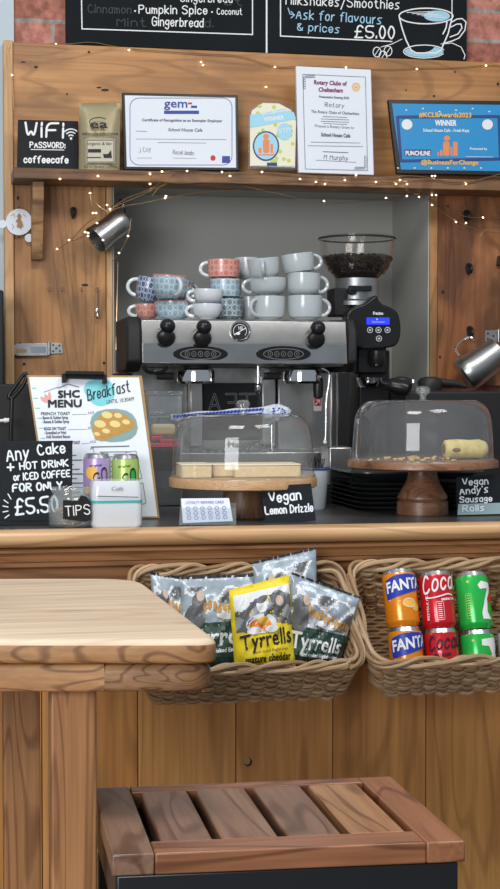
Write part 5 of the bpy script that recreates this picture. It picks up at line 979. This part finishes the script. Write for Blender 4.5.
# ---- stack of black plates
for k in range(7):
    w_ = [62, 62.5, 63, 62, 63, 62, 68][k]; z0 = CZ+.001+k*.0105 if k < 6 else CZ+.001+6*.0105+.004
    c = on_counter(402 if k < 6 else 403, 3.47); c.z = z0; s = sc_at(402, 3.47); mb = MB(); mb.lathe([(w_*s*.80, 0), (w_*s*.97, .006), (w_*s, .0088), (w_*s*.985, .0095), (w_*s*.86, .004), (.001, .003), (.001, .001), (w_*s*.79, 0)] if k < 6 else [(w_*s*.72, 0), (w_*s*.80, .003), (w_*s, .017), (w_*s, .020), (w_*s*.98, .020), (w_*s*.78, .006), (.001, .005), (.001, .001), (w_*s*.72, 0)], c, 64, square=7 if k == 6 else 9)
    obj('plate', mb, M['blackgloss'], smooth=40, origin=c, label=['bottom', 'second from bottom', 'third from bottom', 'fourth from bottom', 'fifth from bottom', 'sixth from bottom'][k]+' square black plate of the stack behind the dark wood cake stand' if k < 6 else 'wide black tray with flared edge on top of the plate stack', cat='plate', group='stacked black plates' if k < 6 else None)
# ---- patterned cloth & clear tub in front of the machine
mt = Z(250, 421, 3.62)
t = thing('patterned_cloth', 'blue and white patterned cloth band folded along the machine behind the left dome', 'cloth', YP(240, 415, 3.70))
P = Plane(YP(230, 415, 3.68), (0, -1, 0)); mb = MB(); N_ = 26; vs = []
for k in range(N_+1):
    u = k/N_; x = 171+u*112; yt = 414-u*9+.6*math.sin(u*19); vs += [P(x, yt, .006*math.sin(u*14)), P(x, yt+5.6-u*.4, .006*math.sin(u*14)+.002), P(x, yt+5.6-u*.4, -.012), P(x, yt, -.014)]
fs = [(k*4+j, k*4+(j+1) % 4, k*4+4+(j+1) % 4, k*4+4+j) for k in range(N_) for j in range(4)]+[(0, 1, 2, 3)[::-1], tuple(4*N_+j for j in range(4))]
mb.add(vs, fs); obj('band', mb, M['bluenapkin'], t)
mb = MB()
for k in range(30): x = 174+k*3.6; y = 416.6-(x-171)/112*9; mb.ell(x, y, 1.5, 1.6, P, .0085, n=8); mb.line([(x+1.2, y-1.6), (x+2.4, y+1.4)], .6, P, .0085)
obj('printed_pattern', mb, M['skydark2'], t, smooth=0)
mb = MB(); R = random.Random(6)
cc = YP(277, 413, 3.67); prof = [(math.sin(PI*i/10)*.034+1e-5, -math.cos(PI*i/10)*.020) for i in range(11)]; mb.lathe(prof, cc, 24)
mb.v = [cc+(p-cc)*(1+R.uniform(-.16, .16)) for p in mb.v]; obj('bundle', mb, M['bluenapkin'], t, smooth=20)
mb = MB(); PQ = Plane(cc+V((0, -.036, 0)), (0, -1, 0))
for k in range(14): a = R.uniform(0, 6.28); q = R.uniform(.2, .85); mb.ell(277+12*q*math.cos(a), 413+7*q*math.sin(a), 1.2, .9, PQ, -.001, n=6)
obj('printed_pattern', mb, M['skydark2'], t, smooth=0)
mb = MB(); mb.tube([YP(150, 417, 3.70), YP(284, 412.5, 3.70)], .003, 8); obj('cup_rail', mb, M['chrome'], mc)
for px, py in ((160, 417), (280, 412.6)): mb = MB(); a_ = YP(px, py, 3.70); mb.tube([a_, V((a_.x, 3.795, a_.z-.03)), V((a_.x, 3.795, Z(px, 452, MY)))], .003, 8); obj('rail_bracket', mb, M['chrome'], mc)
tb = thing('clear_tub', 'clear plastic tub with pink lids inside left of the coffee machine groups', 'tub', V(((X(146, 3.64)+X(184, 3.64))/2, 3.68, CZ)))
mb = MB(); xa, xb = X(148, 3.64, 420), X(182, 3.64, 420); zt2 = Z(165, 396, 3.64); zb2 = Z(165, 505, 3.64)
for a, b in (((xa, 3.64, zb2), (xb, 3.642, zt2)), ((xa, 3.70, zb2), (xb, 3.702, zt2)), ((xa, 3.642, zb2), (xa+.002, 3.70, zt2)), ((xb-.002, 3.642, zb2), (xb, 3.70, zt2))): mb.box(a, b)
obj('tub_wall', mb, acrylic, tb)
mb = MB(); mb.box((xa-.002, 3.637, zt2+.0005), (xb+.002, 3.705, zt2+.012)); obj('lid', mb, acrylic, tb, bevel=.003)
mb = MB(); mb.box((xa+.003, 3.645, Z(165, 505, 3.64)), (xb-.003, 3.699, Z(165, 448, 3.64))); obj('dark_contents', mb, M['blackm'], tb)
for k, (a, b, y0, y1) in enumerate(((150, 181, 443, 447.5), (151, 163, 436, 440.5), (160, 178, 439, 443))):
    mb = MB(); pbox(mb, a, b, y0, y1, 3.65, .04); obj('pink_lid', mb, M['pink'], label=['long pink lid at the bottom of the clear tub', 'short pink lid at the upper left in the clear tub', 'pink lid lying between two others in the clear tub'][k], cat='lid', bevel=.002, group='pink lids in the tub')
mb = MB(); pbox(mb, 152, 176, 424, 436, 3.655, .03); obj('biscuit_packet', mb, M['cake'], label='beige packet inside the clear tub above the pink lids', cat='packet', bevel=.008, segs=3)
# ---- steel knock box right of the machine
mb = MB(); pbox(mb, 329, 352, 447, 486, 3.60, .09); kb_ = obj('steel_box', mb, M['steel'], bevel=.004, label='small brushed steel box behind the enamel tumbler', cat='box')
kz0 = Z(340, 486, 3.60)
mb = MB(); pbox(mb, 300, 356, 486.5, 520, 3.60, .10); obj('shelf_box', mb, M['blackm'], bevel=.003, label='black block under the steel box behind the counter', cat='box')
# ---- black equipment left, behind the clipboard
t = thing('black_cabinet', 'black cabinet standing behind the counter at the far left below the hasp', 'cabinet', (X(12, 3.7), 3.75, 0))
mb = MB().box((-1.0, 3.66, 0), (X(70, 3.66, 450), 3.715, Z(12, 384, 3.66))); obj('casing', mb, M['blackm'], t, bevel=.004)
t = thing('scoop', 'black looped handle standing up behind the clipboard at the left', 'utensil', YP(14, 410, 3.55))
mb = MB(); lp = [YP(x, y, 3.55) for x, y in ((23, 375), (16, 385), (9, 394), (9, 399), (14, 397), (22, 387), (27, 378), (26, 373))]; mb.tube(smoothp(lp, 2, True), .0048, 10, True); obj('loop', mb, M['black'], t)
mb = MB(); mb.tube([YP(12, 398, 3.55), YP(11, 425, 3.55), YP(11, 470, 3.56)], .005, 10); obj('handle', mb, M['black'], t); 
t = thing('white_cable', 'short white plug and cable sticking in from the left edge', 'cable', YP(3, 420, 3.5)); mb = MB(); mb.tube([YP(-8, 421, 3.6), YP(4, 420.5, 3.6)], .0035, 8); obj('cord', mb, M['white'], t); mb = MB(); mb.tube([YP(4, 420.5, 3.6), YP(12, 420, 3.6)], [.006, .0045], 10); obj('plug', mb, M['white'], t)

# ================================================================== WICKER BASKETS
T50 = math.radians(48); bv = V((0, math.cos(T50), math.sin(T50))); bw = V((0, -math.sin(T50), math.cos(T50))); bu = V((1, 0, 0))
def basket(px0, px1, lab, seed, cut=None):
    R = random.Random(seed); FY, FZ = 2.842, .736
    xa, xb = X(px0, 2.86, 620), X(px1, 2.86, 620); w = xb-xa; Lb, Hh = .20, .100
    o = V(((xa+xb)/2, FY, FZ)); t = thing('wicker_basket', lab, 'basket', o)
    def rect(k):                            # perimeter at height fraction k (0 floor .. 1 rim)
        fl = .022*k; x = w/2-.022+fl; y0, y1 = -fl*.4, Lb+fl*.3; r_ = .028
        pts = rr_pts(-x, y0, x, y1, r_, 4); out = []
        n = len(pts)
        for i in range(n):
            a, b = V(pts[i]), V(pts[(i+1) % n]); m = max(1, int((b-a).length/.0085))
            for j in range(m): out.append(a.lerp(b, j/m))
        return out
    def W3(p, h):                           # side profile: front rim, front foot, back foot, back rim
        a, b = p.y/Lb, h/Hh; q = [(2.842, .736), (3.035, .862), (2.985, .962), (2.812, .810)]
        y, z = [(q[0][i]*(1-a)+q[1][i]*a)*(1-b)+(q[3][i]*(1-a)+q[2][i]*a)*b for i in (0, 1)]
        return V((o.x+p.x, y, z))
    # stakes
    base = rect(0); n0 = len(base)
    def at(P, f): i = f*len(P); j = int(i) % len(P); return P[j].lerp(P[(j+1) % len(P)], i-int(i))
    NS = 46; mb = MB()
    for k in range(NS):
        f = k/NS; mb.tube([W3(at(rect(h/4), f), Hh*h/4) for h in range(5)], .0026, 6)
    obj('stake', mb, M['wicker'], t, kind='stuff')
    rows = 14
    P0 = [rect(k/rows) for k in range(rows+1)]
    mb = MB(); mb2 = MB()
    for k in range(rows):
        P = P0[k]; N = NS*6; pts = []; hh = Hh*(k+.5)/rows; sg = 1 if k % 2 else -1; ph = R.random()*.1; rw = R.uniform(.0030, .0044)
        for i in range(N):
            f = i/N; q = at(P, f); q2 = at(P, (f+.004) % 1); tn = (q2-q); nn = V((tn.y, -tn.x)); nn.normalize()
            s_ = math.sin(f*NS*PI)*sg*.0042; pts.append(W3(q+nn*s_, hh+.0022*math.sin(f*37+k*2+ph*9)+R.uniform(-.0005, .0005)))
        (mb if k % 3 else mb2).tube(pts, rw, 6, closed=True)
    obj('woven_side', mb, M['wicker'], t, kind='stuff'); obj('woven_side', mb2, M['wickerlight'], t, kind='stuff')
    # braided rim
    for j in range(4):
        P = rect(1.0); N = 260; pts = []
        for i in range(N):
            f = i/N; q = at(P, f); q2 = at(P, (f+.004) % 1); tn = q2-q; nn = V((tn.y, -tn.x)).normalized(); a = f*2*PI*(6+j % 2)+j*2*PI/4+.5*math.sin(f*40+j*2)
            pts.append(W3(q+nn*.0070*math.cos(a), Hh+.002+.0075*math.sin(a)))
        mb = MB(); mb.tube(pts, .0040+.0004*(j % 3), 7, closed=True); obj('rim_strand', mb, M['wickerlight'] if j else M['wicker'], t)
    mb = MB()                               # floor
    for k in range(22):
        y = Lb*(k+.5)/22; mb.tube([W3(V((x*w/2*.86, y)), .002+.002*math.sin(x*30+k*PI)) for x in [i/30*2-1 for i in range(31)]], .0042, 6)
    obj('woven_floor', mb, M['wicker'], t, kind='stuff')
    for f in (-.32, .32):                   # hanging loops on the back rim
        c = W3(V((f*w, Lb)), Hh); mb = MB(); mb.tube([c, c+V((0, .012, -.004)), V((c.x, 3.033, c.z-.012)), V((c.x, 3.0595, c.z-.022))], .0035, 6); obj('hanging_loop', mb, M['iron'], t)
    return o, w
b1, w1 = basket(136, 356, 'left wicker basket of crisp packets hung on the counter front', 11)
b2, w2 = basket(364, 590, 'right wicker basket of drinks cans hung on the counter front', 12)

# ---- cans in the right basket

def bcan(px, ytop, row, lab, m_body, kind, grp=None, Yc=None):
    lean = math.radians(70 if row else 76); cA = V((0, math.cos(lean), math.sin(lean))); cN = V((-.14, -math.sin(lean), math.cos(lean)))
    Yc = 2.955 if row else 2.914; top = YP(px, ytop, Yc); B = top-cA*(.115 if row else .112)
    can('drinks_can', lab, B, cA, cN, .0335, .115, m_body, clip_art(kind), grp)
bcan(398, 571.5, 1, 'upper orange can with blue splash in the right basket', M['canorange'], 'fanta')
bcan(434.3, 573.5, 1, 'upper bright red can with flowing white script in the right basket', M['canred'], 'coca')
bcan(470.5, 574, 1, 'upper green can with a white numeral in the right basket', M['cangreen'], 'seven')
bcan(404.5, 629, 0, 'lower orange can with blue splash half behind the basket rim', M['canorange'], 'fanta')
bcan(440.5, 630.5, 0, 'lower red can with black script in the right basket', M['canred'], 'zero')
bcan(476.5, 632, 0, 'lower green can with a large white numeral in the right basket', M['cangreen'], 'sevenb')
bcan(513.5, 630, 0, 'pale lilac can cut by the right edge of the picture', M['canpurple'], 'pale')

# ---- crisp packets in the left basket
def packet(c4, Y, lean_, yaw, lab, kind, th=.022, seed=1):
    """c4: pixel corners tl, tr, br, bl"""
    R = random.Random(seed); P = plane((c4[2][0]+c4[3][0])/2, (c4[2][1]+c4[3][1])/2, Y, lean_, yaw); n = 24
    TL, TR, BR, BL = [P(*q) for q in c4]; t = thing('crisp_packet', lab, 'crisp packet', (BL+BR)/2, 'crisp packets in the left basket')
    ph = [R.uniform(0, 6) for _ in range(8)]
    def infl(u, v):
        e = max(0, (1-abs(2*u-1)**3.2))**.8 * max(0, min(1, (v-.055)/.22))**.7 * max(0, min(1, (1-v)/.16))**.7
        wr = .0022*math.sin(u*21+ph[0]+v*6)*math.sin(v*15+ph[1]) + .0016*math.sin((u+v)*34+ph[2]) + .002*math.sin(u*9+ph[3])*math.sin(v*27+ph[4])
        cr = .0012*math.sin(u*60) if v < .05 else 0
        return th*e + wr*(.35+.65*e) + cr
    def S(x, y, off=0):                     # x,y in 0..100
        u, v = x/100, y/100; b = (TL*(1-u)+TR*u)*(1-v)+(BL*(1-u)+BR*u)*v; return b+P.n*(infl(min(max(u, 0), 1), min(max(v, 0), 1))+off)
    def Bk(u, v): b = (TL*(1-u)+TR*u)*(1-v)+(BL*(1-u)+BR*u)*v; return b-P.n*(th*.8*max(0, (1-abs(2*u-1)**3.2))**.8*max(0, min(1, (v-.055)/.22))**.7*max(0, min(1, (1-v)/.16))**.7+.0012)
    vs = [S(i/n*100, j/n*100) for j in range(n+1) for i in range(n+1)]; nb = len(vs); vs += [Bk(i/n, j/n) for j in range(n+1) for i in range(n+1)]; fs = []; mi = []
    for j in range(n):
        for i in range(n):
            a = j*(n+1)+i; fs.append((a, a+n+1, a+n+2, a+1)); mi.append(0); fs.append((nb+a, nb+a+1, nb+a+n+2, nb+a+n+1)); mi.append(0)
    for k in range(n):
        for a, b in ((k, k+1), (n*(n+1)+k+1, n*(n+1)+k), ((k+1)*(n+1), k*(n+1)), (k*(n+1)+n, (k+1)*(n+1)+n)): fs.append((a, b, nb+b, nb+a)); mi.append(0)
    mb = MB(); mb.v = vs; mb.f = [list(f) for f in fs]; mb.m = mi; obj('foil_bag', mb, M['yellow'] if kind == 'yellow' else M['foil'], t, smooth=70)
    def grid(x0, x1, y0, y1, off, mats, fn=None, name='printed_panel', nx=22, ny=14):
        mb = MB()
        for j in range(ny):
            for i in range(nx):
                a0, a1 = x0+(x1-x0)*i/nx, x0+(x1-x0)*(i+1)/nx; c0, c1 = y0+(y1-y0)*j/ny, y0+(y1-y0)*(j+1)/ny
                m_ = fn((a0+a1)/2, (c0+c1)/2) if fn else 0
                if m_ is None: continue
                mb.add([S(a0, c1, off), S(a1, c1, off), S(a1, c0, off), S(a0, c0, off)], [(0, 1, 2, 3)], m_)
        obj(name, mb, mats, t, smooth=70)
    def blob(cx, cy, rx, ry, mats_i, mbx, off, rot=0, n_=18, k=4):
        for q in range(k, 0, -1):          # ring fans follow the bulge
            f1, f0 = q/k, (q-1)/k; A = [(cx+f*rx*math.cos(a)*math.cos(rot)-f*ry*math.sin(a)*math.sin(rot), cy+f*rx*math.cos(a)*math.sin(rot)+f*ry*math.sin(a)*math.cos(rot)) for f in (f1, f0) for a in [2*PI*z/n_ for z in range(n_)]]
            mbx.add([S(x, y, off) for x, y in A], [(z, n_+z, n_+(z+1) % n_, (z+1) % n_) for z in range(n_)], mats_i)
    def cl(x, y): return 0 < x < 100 and 0 < y < 100
    if kind == 'yellow':
        wav = lambda x: 53+2.5*math.sin(x*.07)-x*.03
        grid(5, 98, 9, 60, .0007, [M['foilgrey'], M['foilmid'], M['foilwhite']], lambda x, y: None if y > wav(x) else (2 if y < 24+6*math.sin(x*.12) and not (58 < x < 90 and y > 16) else (1 if math.sin(x*.23)+math.sin(y*.31+x*.1) > .5 else 0)), nx=40, ny=34)
        mb = MB(); blob(44, 47, 25, 11, 0, mb, .0013); blob(42, 48.5, 18, 7.5, 1, mb, .0018); blob(48, 44, 9, 4.5, 3, mb, .0021); blob(32, 54, 12, 4.5, 0, mb, .0022); blob(60, 54, 11, 4, 0, mb, .0022); blob(47, 27, 9, 8, 0, mb, .0012); blob(49, 20, 10, 4, 2, mb, .0016, -.2); blob(76, 23, 14, 10, 2, mb, .0012); blob(77, 25, 7, 6, 4, mb, .0016)
        obj('tea_party_picture', mb, [M['foilwhite'], M['orange'], M['foilgrey'], M['goldtxt'], M['skin']], t, smooth=70)
        mb = MB(); typ(mb, 'Tyrrells', 10, 75, 93, 69, 17, S, .0014, bold=.7); typ(mb, 'mature cheddar', 16, 91, 90, 87, 8, S, .0014, bold=.5); typ(mb, 'hand cooked English crisps', 30, 80, 86, 77, 3, S, .0014); obj('lettering', mb, M['ink'], t, smooth=0)
    else:
        yb = 53
        grid(2, 98, yb, 98, .0007, [M['green']], None, 'green_panel', 20, 10)
        def pat(x, y):
            v_ = math.sin(x*.16+ph[5])+math.sin(y*.22+x*.07+ph[6])
            if y < 14 or v_ < -.3: return None
            return 0 if v_ > .9 else 1 if v_ > .35 else 2
        grid(4, 97, 8, yb, .0006, [M['foilgrey'], M['foilmid'], M['foilwhite']], pat, 'photo_print', 36, 26)
        mb = MB(); y0 = 43
        for k in range(11): blob(30+k*6.2, 35+k*.9+2*math.sin(k*2+seed), 2.6, 5.6, 0, mb, .0014, .3*math.sin(k*3), 10, 2)
        blob(22, 30, 9, 10, 1, mb, .0012); blob(18, 46, 13, 14, 1, mb, .0012); blob(24, 24, 5, 6, 2, mb, .0016); blob(62, 46, 18, 5, 3, mb, .0012); blob(80, 45, 14, 6, 1, mb, .0010)
        obj('picnic_picture', mb, [M['gold'], M['foilgrey'], M['skin'], M['foilwhite']], t, smooth=70)
        mb = MB(); typ(mb, 'Tyrrells', 8, 77, 92, 76, 18, S, .0014, bold=.9); typ(mb, 'hand cooked English crisps', 26, 85, 90, 84, 4.5, S, .0014, bold=.3); obj('lettering', mb, M['white'], t, smooth=0)
        grid(0, 100, 0, 2.5, .0006, [M['ink']], None, 'top_seam', 20, 1)
    return t
packet([(182, 577), (256, 574), (262, 668), (176, 672)], 2.885, 24, 0, 'green banded crisp packet partly hidden by the table corner, left of the yellow one', 'green', seed=2)
packet([(150, 572), (200, 580), (214, 672), (158, 668)], 2.915, 22, 0, 'silver blue topped crisp packet tucked at the far left of the basket', 'green', seed=3)
packet([(252, 562), (316, 547), (318, 640), (264, 650)], 2.925, 10, 0, 'crisp packet standing tallest at the back of the left basket', 'green', seed=4)
packet([(292, 572), (361, 597), (336, 672), (282, 668)], 2.868, 8, -4, 'green banded crisp packet leaning out at the right end of the left basket', 'green', .024, seed=5)
packet([(229, 590), (289, 575), (296, 672), (235, 672)], 2.848, 14, 2, 'yellow mature cheddar crisp packet at the front centre of the left basket', 'yellow', .024, seed=6)

# ================================================================== TABLE
TZ = 1.02
fl, fr_, br_, bl_ = ZP(0, 640, TZ), ZP(221, 640, TZ), ZP(139, 578, TZ), ZP(0, 578.5, TZ)
dirF = (fr_-fl).normalized(); dirS = (br_-fr_).normalized()
def rounded(c, r, n=8):
    out = []
    for i in range(len(c)):
        p, a, b = c[i], c[i-1], c[(i+1) % len(c)]; rr_ = r[i]; u = (a-p).normalized(); v = (b-p).normalized(); s0, s1 = p+u*rr_, p+v*rr_
        for k in range(n+1):
            f = k/n; out.append(s0*(1-f)**2+p*2*f*(1-f)+s1*f*f)
    return out
FL = fr_-dirF*1.05; BLc = br_-dirF*1.05
t = thing('bar_table', 'tall scrubbed pine table with a thick rounded top at the left foreground', 'table', V((fr_.x-.5, 2.0, 0)))
outline = rounded([FL, fr_, br_, BLc], [.02, .035, .07, .02]); th1 = .0295
def slab(outline, z1, z0, rad, n=4):
    cen = sum(outline, V((0, 0, 0)))/len(outline); vs = []; N = len(outline); lv = []
    nm = []
    for i in range(N):
        tn = outline[(i+1) % N]-outline[i-1]; q = V((tn.y, -tn.x, 0)).normalized(); nm.append(q if q.dot(outline[i]-cen) > 0 else -q)
    for k in range(n+1): a = PI/2*k/n; lv.append((z1-rad+rad*math.cos(a), -rad+rad*math.sin(a)))
    for k in range(n+1): a = PI/2*k/n; lv.append((z0+rad*.5-rad*.5*math.sin(a), -rad*.5+rad*.5*math.cos(a)))
    for z, d in lv: vs += [V((outline[i].x+nm[i].x*d, outline[i].y+nm[i].y*d, z)) for i in range(N)]
    fs = [list(range(N)), [len(vs)-N+i for i in range(N)][::-1]]; m_ = [0, 1]
    for j in range(len(lv)-1):
        for i in range(N): fs.append([j*N+i, (j+1)*N+i, (j+1)*N+(i+1) % N, j*N+(i+1) % N]); m_.append(0 if j < n-1 else 1)
    mb = MB(); mb.v = vs; mb.f = fs; mb.m = m_; return mb
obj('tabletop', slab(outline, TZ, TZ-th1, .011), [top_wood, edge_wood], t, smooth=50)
seamx = ZP(105, 640, TZ); sp_ = fr_+dirF*-(fr_-seamx).length
o2 = [fr_-dirF*1.04, sp_-dirF*.0006, sp_-dirF*.0006+dirS*.10, fr_-dirF*1.04+dirS*.10]
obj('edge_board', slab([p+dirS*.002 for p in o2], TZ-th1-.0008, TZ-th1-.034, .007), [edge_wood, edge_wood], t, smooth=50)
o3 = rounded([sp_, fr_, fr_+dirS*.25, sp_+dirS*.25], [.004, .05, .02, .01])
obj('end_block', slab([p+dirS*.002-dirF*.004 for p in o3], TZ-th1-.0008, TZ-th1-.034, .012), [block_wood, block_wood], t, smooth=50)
o4 = [br_-dirF*1.0, br_-dirF*.02, br_-dirF*.02-dirS*.10, br_-dirF*1.0-dirS*.10]
obj('edge_board', slab([p-dirS*.01 for p in o4][::-1], TZ-th1-.0008, TZ-th1-.034, .007), [edge_wood, edge_wood], t, smooth=50)
def leg(px0, px1, Yl, dy, m_):
    mb = MB(); mb.box((X(px0, Yl, 780), Yl, .0), (X(px1, Yl, 780), Yl+dy, TZ-th1-.035)); return obj('leg', mb, m_, t, bevel=.003)
leg(51, 97, 1.885, .055, leg_wood); leg(3.5, 40.5, 2.36, .055, leg_wood)
xl_ = X(51, 1.885, 780)-.86
for Yl in (1.885, 2.36): mb = MB(); mb.box((xl_, Yl, 0), (xl_+.055, Yl+.055, TZ-th1-.035)); obj('leg', mb, leg_wood, t, bevel=.003)
mb = MB(); pbox(mb, 0, 3, 800, 889, 2.30, .02)

# ================================================================== STOOL
SZ = .80
cA_, cB_, cC_, cD_ = ZP(112, 855, SZ), ZP(465.5, 841, SZ), ZP(391, 776, SZ), ZP(93, 788, SZ)      # fl, fr, br, bl
def q4(u, v): return (cA_*(1-u)+cB_*u)*(1-v)+(cD_*(1-u)+cC_*u)*v
t = thing('bar_stool', 'square slatted hardwood stool seat on a dark metal frame in the foreground', 'stool', V(((cA_+cC_).x/2, (cA_+cC_).y/2, 0)))
thk = .0245
def slat(u0, u1, v0, v1, m_, name='slat', dz=0):
    p = [q4(u0, v0), q4(u1, v0), q4(u1, v1), q4(u0, v1)]; mb = MB(); mb.prism([V((a.x, a.y, SZ-dz)) for a in p][::-1], (0, 0, -thk+dz)); obj(name, mb, m_, t, bevel=.0022, segs=3)
ue = .118; vr = .16
slat(0, ue-.001, 0, 1, stoolw[0], 'end_board'); slat(1-.112, 1, 0, 1, stoolw[5], 'end_board')
slat(ue+.0005, 1-.113, 0, vr, stoolw[6], 'front_rail'); slat(ue+.0005, 1-.113, 1-.085, 1, stoolw[6], 'back_rail')
g = .026; us = [ue+.022, .322, .505, .690, .872]; cols_ = [1, 2, 3, 4]
edges = [(ue+.030, .297), (.325, .487), (.515, .672), (.700, .862)]
for (a, b), k in zip(edges, cols_): slat(a, b, vr+.004, 1-.089, stoolw[k], 'slat', .0008)
def ins(u, v, z): p = q4(u, v); return V((p.x, p.y, z))
metal = mat('dark_blue_metal', (.010, .014, .018), .35, spec=.5)
z1 = SZ-thk-.0006
for nm, a in (('apron', (.012, .985, .02, .05)), ('apron', (.012, .985, .95, .98)), ('apron', (.012, .04, .051, .949)), ('apron', (.957, .985, .051, .949))):
    mb = MB(); u0, u1, v0, v1 = a; mb.prism([ins(u0, v0, z1), ins(u1, v0, z1), ins(u1, v1, z1), ins(u0, v1, z1)][::-1], (0, 0, -.055)); obj(nm, mb, metal, t, bevel=.003)
mb = MB(); mb.prism([ins(.05, .06, z1-.002), ins(.95, .06, z1-.002), ins(.95, .94, z1-.002), ins(.05, .94, z1-.002)][::-1], (0, 0, -.004)); obj('under_plate', mb, metal, t)
for u, v in ((.012, .02), (.92, .02), (.92, .90), (.012, .90)):
    mb = MB(); mb.prism([ins(u, v, z1-.0555), ins(u+.065, v, z1-.0555), ins(u+.065, v+.08, z1-.0555), ins(u, v+.08, z1-.0555)][::-1], (0, 0, -(z1-.0555))); obj('leg', mb, metal, t, bevel=.003)
for v in (.05, .93): mb = MB(); mb.tube([ins(.05, v, .28), ins(.95, v, .28)], .011, 12); obj('foot_rail', mb, metal, t)

#==FINAL==
# prints and small pieces sit one level deeper, under the part that carries them
PR = {'lettering', 'heading', 'small_print', 'blue_print', 'red_print', 'border', 'wheel_emblem', 'navy_border', 'gold_lettering', 'figure_emblem', 'round_badge', 'confetti_print', 'label_strip', 'aqua_wash', 'fan_emblem', 'menu_text', 'toast_picture',
      'print', 'printed_pattern', 'fruit_print', 'blue_splash', 'side_lettering', 'numeral', 'red_spot', 'side_print', 'dark_band', 'photo_print', 'green_panel', 'printed_panel', 'picnic_picture', 'tea_party_picture', 'top_seam', 'label_panel', 'printed_face', 'cut_out', 'border_line', 'faded_lettering', 'blue_lettering', 'cup_drawing', 'blue_shading', 'aqua_band', 'slot', 'lcd_screen', 'button_icon', 'embossed_lettering'}
CARRY = ['sheet', 'menu_sheet', 'tag', 'board', 'foil_bag', 'pouch', 'plaque', 'disc', 'card', 'band', 'shell', 'control_head', 'head_casing', 'hasp_arm', 'casing', 'body']
def base(o): return o.name.split('.')[0]
for o in list(COL.objects):
    if o.parent or o.type != 'EMPTY': continue
    kids = list(o.children); solid = [k for k in kids if base(k) not in PR]
    for k in kids:
        if base(k) in PR and len(solid) > 1:
            for cname in CARRY:
                host = [h for h in kids if base(h) == cname and h is not k]
                if host: k.parent = host[0]; break
    pads = [k for k in kids if base(k) == 'touch_pad']; rings = [k for k in kids if base(k) == 'button_ring']
    for a, b in zip(pads, rings): b.parent = a
    for pa, ch in (('pressure_gauge', 'gauge_dial'), ('dark_reflection_panel', 'reflected_lettering'), ('service_panel', 'warning_sticker'), ('leaf_plate', 'screw'), ('leaf', 'screw'), ('hopper_gate', 'lock_knob'), ('bean_hopper', 'hopper_lid'), ('bean_hopper', 'coffee_bean'), ('knob', 'metal_stub'), ('front_plank', 'knot_hole'), ('drip_tray', 'drip_grate'), ('cup_rail', 'rail_bracket'), ('wand_grip', 'x')):
        H = [k for k in kids if base(k) == pa]
        if H:
            for k in kids:
                if base(k) == ch: k.parent = H[0]
for o in COL.objects:
    if '_o' in o: del o['_o']
